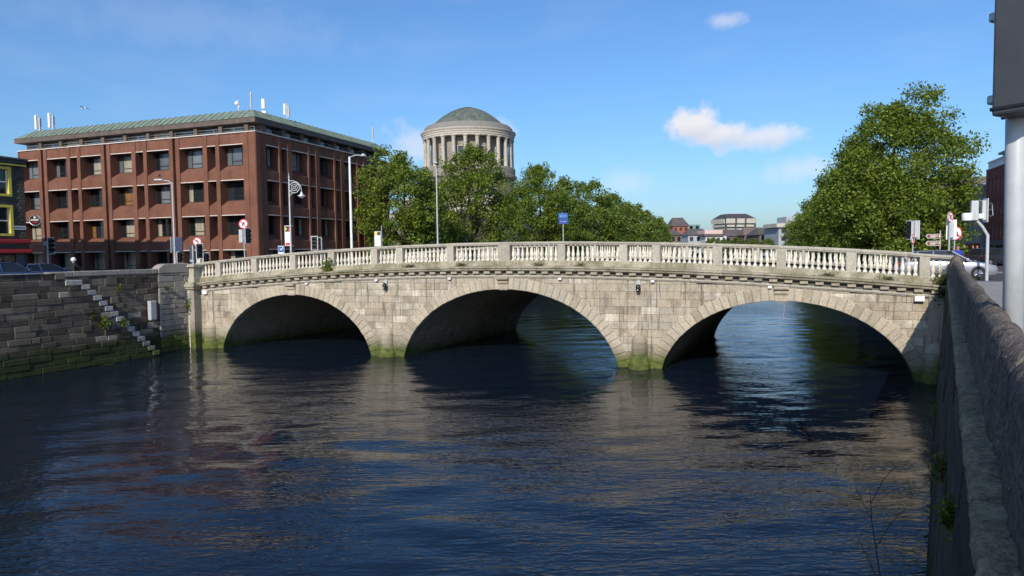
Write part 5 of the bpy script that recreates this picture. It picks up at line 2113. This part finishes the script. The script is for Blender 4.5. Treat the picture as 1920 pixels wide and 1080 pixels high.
bn2 = thing('banner', 'white banner with yellow top half hidden by the plane tree', 'banner', (at(708, 450, 66).x, at(708, 450, 66).y, at(708, 462, 66).z), 0, 'banners hung on the lamp posts')
hb = at(708, 434, 66).z - at(708, 462, 66).z
MB().bevbox(-.3, .3, -.015, .015, 0, hb, .008).build('banner_cloth', M['signwhite'], bn2)
MB().box(-.28, -.04, -.022, -.017, hb * .75, hb * .97).build('yellow_panel', M['signyellow'], bn2)
MB().box(-.02, .26, -.022, -.017, hb * .75, hb * .97).build('black_panel', M['black'], bn2)
MB().tube([(.4, .02, -2.2), (.4, .02, hb + .6)], .05, n=8).build('post', M['galv'], bn2)

o = thing('direction_sign', 'blue direction sign on a post at the middle of the bridge', 'sign', tuple(Bw(-1.97 + SH * 14, 14.0, railz(-2) - 1.18)), 0)
gz_ = railz(-2) - 1.18
Yd = Bw(-1.97 + SH * 14, 14.0).y
zz_ = lambda y: at(1057, y, Yd).z - gz_
pole(o, zz_(402), .045)
MB().bevbox(-.36, .36, -.07, -.045, zz_(409.5), zz_(400), .01).build('sign_plate', M['signblue'], o)
MB().bevbox(-.34, .40, -.07, -.045, zz_(420), zz_(410), .01).build('sign_plate', plain('sign_blue_deep', (0.02, 0.06, 0.26), .4), o)
q = MB()
for k, (x, w_) in enumerate(((-.26, .2), (.0, .1), (.14, .12))):
    q.box(x, x + w_, -.076, -.072, zz_(406.5), zz_(404))
for k, (x, w_) in enumerate(((-.22, .16), (-.02, .24))):
    q.box(x, x + w_, -.076, -.072, zz_(416.5), zz_(414.5))
q.build('lettering', plain('faded_lettering', (0.16, 0.24, 0.45), .5), o)

# right end
o = street_thing('traffic_signal', 'traffic signal with no turn sign below, before the big right tree', 'traffic light', 1711, 42, GS)
pole(o, zpx(1711, 414, 42))
z = zpx(1711, 446, 42)
signal_head(o, (-.22, .0, z), R(-84), 3, True, .24)
signal_head(o, (.2, .0, z), R(96), 3, True, .24)
round_sign(o, (-.03, -.08, zpx(1711, 448, 42)), R(38), .32)

o = street_thing('finger_post', 'post with two brown tourist finger signs', 'sign', 1762, 45)
pole(o, zpx(1762, 432, 45), .05)
for (y0, y1) in ((447, 439), (460.5, 452)):
    z0_, z1_ = zpx(1745, y0, 45), zpx(1745, y1, 45)
    zm = (z0_ + z1_) / 2
    f_ = MB()
    f_.prism([(-1.0, zm), (-.86, z0_), (.0, z0_), (.0, z1_), (-.86, z1_)], -.09, -.06)
    fo = f_.build('finger', M['signwhite'], o)
    f2 = MB()
    f2.prism([(-.95, zm), (-.84, z0_ + .025), (-.025, z0_ + .025), (-.025, z1_ - .025), (-.84, z1_ - .025)], -.097, -.092)
    f2.build('brown_face', M['signbrown'], fo)
    tx = MB()
    for k in range(6):
        tx.box(-.72 + k * .085, -.66 + k * .085, -.103, -.099, zm - .01, zm + .05)
    for k in range(4):
        tx.box(-.70 + k * .085, -.64 + k * .085, -.103, -.099, zm - .08, zm - .03)
    tx.box(-.15, -.06, -.103, -.099, zm - .05, zm + .05)
    tx.build('lettering', M['signwhite'], fo)

o = street_thing('traffic_signal', 'signal post with a round no turn sign on top', 'traffic light', 1779, 40, GS)
pole(o, zpx(1779, 400, 40), .06)
round_sign(o, (0, -.08, zpx(1779, 407, 40)), R(30), .31, 'right')
signal_head(o, (.15, .05, zpx(1779, 446, 40)), R(150), 3, True, .24)

o = street_thing('road_sign', 'large round sign partly hidden behind the signal post', 'sign', 1789, 43)
pole(o, zpx(1789, 430, 43), .05)
round_sign(o, (.05, -.08, zpx(1791, 437, 43)), R(10), .44)

o = street_thing('traffic_signal', 'cranked signal post with grey signal heads behind the near parapet', 'traffic light', 1851, 33.5, GS)
zb_, zt2, zc_ = zpx(1850, 440, 33.5), zpx(1832, 414, 33.5), zpx(1832, 411, 33.5)
MB().tube([(0, 0, -.1), (0, 0, zb_)], .075, .07, n=12).build('pole', M['galvpaint'], o, smooth=True)
dx_ = (1830 - 1851) * 33.5 / 1280
MB().tube([(0, 0, zb_ - .05), (dx_ * .5, 0, (zb_ + zt2) / 2 + .05), (dx_, 0, zt2)], .07, n=10).build('crank', M['galvpaint'], o, smooth=True)
MB().tube([(dx_, 0, zt2 - .05), (dx_, 0, zt2 + .9)], .05, n=8).build('top_pole', M['galvpaint'], o)
signal_head(o, (dx_ - .12, .05, zt2 + .02), R(165), 3, False, .32)
signal_head(o, (dx_ + .38, .0, zt2 + .02), R(78), 3, True, .26)
MB().lathe([(.22, 0), (.23, .05), (.23, .32), (.2, .36)], 14, (dx_ - .48, 0, zt2 + .02)).build('drum_lamp', M['whitepaint'], o, smooth=True)
MB().bevbox(dx_ - .02, dx_ + .22, -.2, -.05, zt2 + .1, zt2 + .34, .02).build('junction_box', M['whitepaint'], o)
MB().tube([(dx_ + .1, 0, zt2 + 1.0), (dx_ + .4, 0, zt2 + .95), (dx_ + .72, 0, zt2 + .85), (dx_ + .78, 0, zt2 + .25)], .02, n=6).build('cable_loop', M['galv'], o)

# near signal post on the right edge
NY = 7.6
g = at(1898, 600, NY)
np_ = thing('traffic_signal', 'close grey steel post with a large dark signal head at the right edge', 'traffic light', (g.x, g.y, GZ), 0)
MB().tube([(.02, 0, -.1), (.0, 0, 2.2), (-.05, 0, 6.2)], .102, n=28).build('pole', M['galvpaint'], np_, smooth='all')
z0_ = zpx(1890, 224, NY)
hd = MB().bevbox(-.20, .20, -.21, .21, 0, 1.34, .03).build('signal_head', M['charcoal'], np_, loc=(-.135, -.24, z0_), rotz=R(-60))
for zz2 in (.075, 1.27):
    MB().bevbox(-.212, .212, -.222, .222, zz2 - .02, zz2 + .02, .01).build('seam_band', M['black'], hd)
MB().bevbox(-.30, .30, .215, .24, .02, 1.40, .01).build('backing_board', M['black'], hd)
for k in range(3):
    v = MB()
    v.lathe([(.15, 0), (.16, .28)], 16, a0=R(-25), a1=R(205), caps=False)
    v.v = [(x, .245 + z_, .25 + .42 * k + y) for x, y, z_ in v.v]
    v.build('visor', M['black'], hd)
MB().bevbox(-.32, -.19, -.06, .06, .16, .26, .02).build('mounting_clamp', M['galv'], hd)
MB().bevbox(-.32, -.19, -.06, .06, 1.05, 1.15, .02).build('mounting_clamp', M['galv'], hd)

# ---------------------------------------------------------------- fittings on the bridge and quay
for (tt, lab) in ((-7.75, 'black lantern fixed over the left pier'), (7.75, 'black lantern fixed over the right pier')):
    z_ = frieze_z(tt)
    o = thing('navigation_lamp', lab, 'lamp', tuple(Bw(tt, -.06, z_ - .62)), BROT, 'lanterns on the bridge face')
    MB().bevbox(-.09, .09, -.05, .06, .35, .6, .015).build('bracket', M['galvpaint'], o)
    MB().lathe([(.03, 0), (.10, .06), (.12, .2), (.13, .36), (.09, .42), (.03, .46)], 10, (0, -.18, -.05)).build('lantern_body', M['black'], o, smooth=True)
    MB().sphere((0, -.29, .1), .035, 8, 6).build('lens', M['lampglass'], o)
for k, (tt, lab) in enumerate(((-22.0, 'white floodlight box under the cornice at the left end'), (-13.6, 'small white light fitting left of the first keystone'), (-8.4, 'small white light fitting left of the left lantern'),
                               (-3.4, 'small white light fitting left of the middle keystone'), (3.4, 'small white light fitting right of the middle keystone'), (8.5, 'small white light fitting right of the right lantern'),
                               (14.3, 'small white light fitting by the right keystone'), (20.8, 'white floodlight box under the cornice at the right end'))):
    s_ = 1.7 if abs(tt) > 20 else .8
    o = thing('floodlight', lab, 'light', tuple(Bw(tt, -.12, frieze_z(tt) - .02)), BROT, 'light fittings under the cornice')
    MB().bevbox(-.12 * s_, .12 * s_, -.08 * s_, .08 * s_, -.10 * s_, .04 * s_, .015).build('housing', M['signwhite'], o)
    MB().tube([(.1 * s_, 0, 0), (.22 * s_, 0, .02), (.24 * s_, .05, .16)], .012, n=5).build('conduit', M['black'], o)
# chain hanging from the right keystone
o = thing('hanging_rope', 'frayed rope hanging from the right arch keystone', 'rope', tuple(Bw(14.95, -.12, 3.66)), BROT)
MB().tube([(0, 0, 0), (.02, 0, -.3), (-.02, 0, -.65), (.01, 0, -.82)], .018, .012, n=5).build('strand', M['galv'], o)
MB().tube([(0, 0, 0), (.06, 0, -.3), (.05, 0, -.55)], .01, n=5).build('loose_strand', M['galv'], o)
# pipe, batten and box on the left quay
o = thing('drain_pipe', 'rusty upright pipe on the quay pier left of the bridge', 'pipe', tuple(Lw(12.6, 1.14, 0)), LROT)
MB().tube([(0, 0, -.3), (0, 0, 3.9)], .06, n=10).build('pipe', M['lintel'], o, smooth=True)
for z_ in (.8, 2.0, 3.2):
    MB().lathe([(.075, -.04), (.075, .04)], 10, (0, 0, z_)).build('collar', M['galv'], o)
o = thing('timber_batten', 'pale upright batten fixed to the recessed quay wall', 'batten', tuple(Lw(10.35, 1.16, 0)), LROT)
MB().bevbox(-.06, .06, -.05, .03, 1.0, 4.15, .01).build('batten', M['step'], o)
for z_ in (1.5, 2.6, 3.7):
    MB().box(-.09, .09, -.06, .05, z_ - .02, z_ + .02).build('strap', M['galv'], o)
o = thing('tide_gauge_box', 'grey metal cabinet on the recessed quay wall', 'cabinet', tuple(Lw(9.7, 1.1, 2.2)), LROT)
MB().bevbox(-.22, .22, -.18, .12, 0, 1.25, .03).build('cabinet_body', M['galvpaint'], o)
MB().bevbox(-.19, .19, -.195, -.18, .05, 1.2, .01).build('door', M['fargrey'], o)
MB().bevbox(.22, .42, -.1, .12, .1, 1.15, .02).build('ladder_cage', M['charcoal'], o)


# ---------------------------------------------------------------- cars
def car(name, label, loc, rotz, paint, group=None, L=4.4, Wd=1.78, H=1.46, est=False):
    o = thing(name, label, 'car', loc, rotz, group)
    hw = Wd / 2
    # x forward; stations: (x, belt height, half width factor, sill)
    st = [(-L / 2, .62, .80, .34), (-L / 2 + .08, .80, .90, .26), (-L / 2 + .35, .93, .97, .22), (-L * .22, .95, 1.0, .20), (L * .02, .93, 1.0, .20), (L * .20, .91, 1.0, .20), (L * .30, .87, .985, .20),
          (L * .40, .80, .95, .22), (L / 2 - .12, .70, .86, .25), (L / 2, .55, .74, .32)]
    sec = []
    for x, zb, f, s in st:
        w = hw * f
        sec.append([(x, -w * .9, s), (x, -w, s + .14), (x, -w, zb - .16), (x, -w * .95, zb - .03), (x, -w * .7, zb + .015), (x, 0, zb + .035), (x, w * .7, zb + .015), (x, w * .95, zb - .03), (x, w, zb - .16),
                    (x, w, s + .14), (x, w * .9, s)])
    m = MB()
    k = len(sec[0])
    vs = [p for q in sec for p in q]
    fs = [(i * k + j, (i + 1) * k + j, (i + 1) * k + (j + 1) % k, i * k + (j + 1) % k) for i in range(len(sec) - 1) for j in range(k)]
    fs += [tuple(range(k)), tuple((len(sec) - 1) * k + j for j in range(k - 1, -1, -1))]
    m.add(vs, fs)
    body = m.build('body', paint, o, smooth=True)
    # greenhouse
    xr = -L / 2 + (.18 if est else .55)
    gl = [(xr, -L * .30 if not est else -L / 2 + .45), (L * .235, L * .045)]
    zb, zr = .93, H
    wb, wr = hw * .93, hw * .70
    xa, xa2, xf, xf2 = gl[0][0], gl[0][1], gl[1][0], gl[1][1]
    c8 = [(xa, -wb, zb), (xf, -wb, zb - .03), (xf, wb, zb - .03), (xa, wb, zb), (xa2, -wr, zr - .03), (xf2, -wr, zr), (xf2, wr, zr), (xa2, wr, zr - .03)]
    g = MB()
    g.add(c8, [(0, 1, 5, 4), (1, 2, 6, 5), (2, 3, 7, 6), (3, 0, 4, 7)])
    g.build('windows', M['glass'], o)
    r_ = MB()
    xm = (xa2 + xf2) / 2
    r_.add([(xa2 - .03, -wr - .02, zr - .05), (xm, -wr - .03, zr + .0), (xf2 + .04, -wr - .02, zr - .03), (xf2 + .04, wr + .02, zr - .03), (xm, wr + .03, zr), (xa2 - .03, wr + .02, zr - .05),
            (xa2, -wr * .6, zr + .01), (xm, -wr * .6, zr + .05), (xf2, -wr * .6, zr + .02), (xf2, wr * .6, zr + .02), (xm, wr * .6, zr + .05), (xa2, wr * .6, zr + .01)],
           [(0, 1, 7, 6), (1, 2, 8, 7), (6, 7, 10, 11), (7, 8, 9, 10), (11, 10, 4, 5), (10, 9, 3, 4), (0, 6, 11, 5), (2, 3, 9, 8)])
    r_.build('roof', paint, o, smooth=True)
    pl_ = MB()
    for sy in (-1, 1):
        for (x0, x1) in ((xa, xa2), (xf, xf2), (xm - .05, xm - .08)):
            pl_.tube([(x0, sy * (wb + .005), zb - .02), (x1, sy * (wr + .01), zr - .02)], .04, n=5)
    pl_.build('pillars', paint, o)
    for sx in (-1, 1):
        for sy in (-1, 1):
            xw = sx * L * .30
            w_ = thing('wheel', None, None, (xw, sy * (hw - .075), .315), 0)
            w_.parent = o
            ty = MB().lathe([(.20, -.10), (.29, -.11), (.315, -.07), (.315, .07), (.29, .11), (.20, .10)], 20, caps=False)
            ty.v = [(x, z, y) for x, y, z in ty.v]
            ty.build('tyre', M['rubber'], w_, smooth=True)
            rm = MB()
            rm.lathe([(.20, -.09), (.205, .09)], 20, caps=False)
            rm.lathe([(.06, 0), (.05, .03)], 10)
            rm.v = [(x, z, y) for x, y, z in rm.v]
            for q in range(5):
                a = 2 * math.pi * q / 5
                rm.tube([(0, sy * .07, 0), (.19 * math.cos(a), sy * .08, .19 * math.sin(a))], .035, .03, n=5)
            rm.build('rim', M['alloy'], w_)
            ar = MB()
            ar.tube([(xw + .36 * math.cos(R(a)), sy * (hw - .015), .315 + .36 * math.sin(R(a))) for a in range(-10, 191, 20)], .03, n=5)
            ar.build('wheel_arch', paint, o)
            dk = MB().lathe([(.20, .0), (.355, .0)], 24, caps=False)
            dk.v = [(x + xw, z + sy * (hw + .006), y + .315) for x, y, z in dk.v]
            dk.build('wheel_well', M['black'], o)
    for sy in (-1, 1):
        MB().bevbox(L / 2 - .36, L / 2 - .10, sy * hw * .62 - .17, sy * hw * .62 + .17, .56, .70, .04).build('headlight', M['lampglass'], o)
        MB().bevbox(-L / 2 - .01, -L / 2 + .16, sy * hw * .66 - .14, sy * hw * .66 + .14, .66, .86, .03).build('tail_light', M['taillamp'], o)
        MB().bevbox(L * .17, L * .20, sy * (hw + .08) - .08, sy * (hw + .08) + .08, .95, 1.08, .02).build('mirror', paint, o)
    MB().box(L / 2 - .06, L / 2 + .005, -.5, .5, .36, .48).build('grille', M['black'], o)
    MB().box(L / 2 - .01, L / 2 + .012, -.26, .26, .30, .40).build('number_plate', M['signwhite'], o)
    return o


cpos = Bw(22.9, 5.2)
car('silver_car', 'silver car turning off the right end of the bridge', (cpos.x, cpos.y, GZ + .02), BROT + R(-3), M['silvercar'])
cp = at(1869, 505, 60)
car('parked_car', 'dark estate car waiting between the cranked post and the near post', (cp.x, cp.y, GZ + .01), R(-60), M['darkcar'], 'cars beyond the bridge end', est=True)
cp = at(1900, 505, 57)
car('parked_car', 'dark hatchback car partly hidden by the near grey post', (cp.x, cp.y, GZ + .01), R(-60), M['darkcar'], 'cars beyond the bridge end')
cp = at(10, 512, 41.0)
car('blue_car', 'blue car behind the quay wall before the pub', (cp.x, cp.y, GZ + .01), R(66), M['bluecar'], 'cars behind the left quay wall')
cp = at(82, 512, 45.5)
car('blue_car', 'low blue car near the lone signal post on the left', (cp.x, cp.y, GZ - .05), R(66), M['bluecar'], 'cars behind the left quay wall', H=1.36)


# ---------------------------------------------------------------- people
def figmat(name, bands):
    """clothing by height on the figure"""
    t = NT(name)
    tc_ = t.n('ShaderNodeTexCoord')
    s = t.n('ShaderNodeSeparateXYZ')
    t.l(tc_.outputs['Object'], s.inputs[0])
    zn = t.math('DIVIDE', s.outputs['Z'], 2.0)
    t.color(t.ramp(zn, [(z / 2.0, c) for z, c in bands], 'CONSTANT'))
    t.set(.8, 0, .2)
    return t.mat


def person(label, loc, rotz, bands, pose='stand', name='person', group=None):
    V = {'pel': (0, 0, .93), 'wst': (0, .0, 1.1), 'chs': (0, .0, 1.32), 'nck': (0, .0, 1.5), 'hd0': (0, .02, 1.58), 'hd1': (0, .03, 1.70), 'hd2': (0, .02, 1.78)}
    E = [('pel', 'wst'), ('wst', 'chs'), ('chs', 'nck'), ('nck', 'hd0'), ('hd0', 'hd1'), ('hd1', 'hd2')]
    rad = {'pel': .15, 'wst': .14, 'chs': .17, 'nck': .06, 'hd0': .075, 'hd1': .095, 'hd2': .07}
    for s, n in ((-1, 'l'), (1, 'r')):
        if pose == 'ride':
            V.update({'h' + n: (s * .1, 0, .88), 'k' + n: (s * .16, .42, .78), 'a' + n: (s * .15, .35, .36), 't' + n: (s * .16, .52, .32),
                      's' + n: (s * .19, .02, 1.42), 'e' + n: (s * .27, .2, 1.18), 'w' + n: (s * .25, .48, 1.12), 'f' + n: (s * .24, .56, 1.1)})
        else:
            V.update({'h' + n: (s * .1, 0, .88), 'k' + n: (s * .11, .03 + .05 * s, .48), 'a' + n: (s * .11, -.02 + .1 * s, .08), 't' + n: (s * .12, .13 + .1 * s, .04),
                      's' + n: (s * .19, 0, 1.42), 'e' + n: (s * .25, -.03, 1.14), 'w' + n: (s * .24, .08, .92), 'f' + n: (s * .235, .1, .80)})
        rad.update({'h' + n: .095, 'k' + n: .062, 'a' + n: .045, 't' + n: .04, 's' + n: .075, 'e' + n: .05, 'w' + n: .038, 'f' + n: .03})
        E += [('pel', 'h' + n), ('h' + n, 'k' + n), ('k' + n, 'a' + n), ('a' + n, 't' + n), ('chs', 's' + n), ('s' + n, 'e' + n), ('e' + n, 'w' + n), ('w' + n, 'f' + n)]
    keys = list(V)
    ix = {q: i for i, q in enumerate(keys)}
    me = bpy.data.meshes.new('person')
    me.from_pydata([V[q] for q in keys], [(ix[a], ix[b]) for a, b in E], [])
    me.materials.append(figmat('clothes', bands))
    o = put(me, name, None, loc, rotz)
    md = o.modifiers.new('skin', 'SKIN')
    if not me.skin_vertices:
        bpy.context.view_layer.objects.active = o
    sv = me.skin_vertices[0].data if me.skin_vertices else None
    if sv:
        for q in keys:
            sv[ix[q]].radius = (rad[q], rad[q])
        sv[ix['pel']].use_root = True
    o.modifiers.new('sub', 'SUBSURF').levels = 2
    o.modifiers['sub'].render_levels = 2
    return tag(o, label, 'person', group)


SKIN, HAIR = (.42, .24, .17), (.05, .03, .02)
pp = Bw(24.2, 8.6)
person('person in a blue jacket walking behind the silver car', (pp.x, pp.y, GZ), R(150), [(0, (.03, .03, .04)), (.95, (.03, .05, .30)), (1.50, SKIN), (1.70, HAIR)])
for px, lab, c in ((1824, 'person in dark clothes by the shopfronts, left of two', (.02, .02, .025)), (1832, 'person in a black coat by the shopfronts, right of two', (.03, .028, .03))):
    q = at(px, 490, 62)
    person(lab, (q.x, q.y, GZ), R(20), [(0, (.02, .02, .03)), (.9, c), (1.50, SKIN), (1.70, HAIR)], group='people by the shopfronts')
q = at(138, 505, 43.5)
sc_ = thing('motor_scooter', 'motor scooter mostly hidden behind the left quay wall', 'scooter', (q.x, q.y, GZ), R(-25))
MB().bevbox(-.17, .17, -.75, .15, .38, .78, .08).build('seat_body', M['charcoal'], sc_)
MB().bevbox(-.2, .2, .42, .55, .35, 1.0, .05).build('leg_shield', M['charcoal'], sc_)
MB().bevbox(-.17, .17, .1, .5, .28, .36, .02).build('footboard', M['black'], sc_)
MB().tube([(0, .75, .3), (0, .55, 1.05)], .04, n=8).build('fork', M['galv'], sc_)
MB().tube([(-.33, .5, 1.1), (0, .55, 1.08), (.33, .5, 1.1)], .02, n=6).build('handlebar', M['black'], sc_)
for y_ in (-.6, .78):
    w_ = MB().lathe([(.12, -.05), (.22, -.055), (.26, 0), (.22, .055), (.12, .05)], 18, caps=False)
    w_.v = [(z, x + y_, y + .26) for x, y, z in w_.v]
    w_.build('wheel', M['rubber'], sc_)
rd = person('person riding the scooter in dark clothes and white helmet', (q.x, q.y, GZ - .12), R(-25), [(0, (.02, .02, .025)), (1.50, SKIN)], 'ride')
hm = MB()
hm.sphere((0, .02, 1.70), .145, 16, 10, (1, 1.1, 1.05))
ho = hm.build('helmet', M['signwhite'], rd, smooth='all')
MB().bevbox(-.1, .1, .12, .17, 1.62, 1.72, .03).build('visor', M['black'], ho)

# gull over the brick building
g = at(157, 203, 60)
gl_ = thing('seagull', 'white gull gliding left over the brick building', 'bird', tuple(g), R(0))
MB().sphere((0, 0, 0), .06, 10, 6, (4.0, 1, 1)).build('body', M['signwhite'], gl_, smooth='all')
w_ = MB()
w_.add([(-.1, 0, .03), (.08, 0, .03), (.0, -.35, .12), (-.12, -.35, .12), (.12, -.68, .04), (.04, -.68, .04)], [(0, 1, 2, 3), (3, 2, 4, 5)])
w_.add([(-.1, 0, .03), (.08, 0, .03), (.0, .35, .12), (-.12, .35, .12), (.12, .68, .04), (.04, .68, .04)], [(0, 3, 2, 1), (3, 5, 4, 2)])
w_.build('wings', M['galvpaint'], gl_)
w_ = MB()
w_.add([(.2, -.02, 0), (.2, .02, 0), (.34, .05, .01), (.34, -.05, .01)], [(0, 1, 2, 3)])
w_.build('tail', M['signwhite'], gl_)
for o in list(COL.objects):
    if o.parent is None and o.get('category') and not o.get('kind'):
        o['kind'] = 'thing'
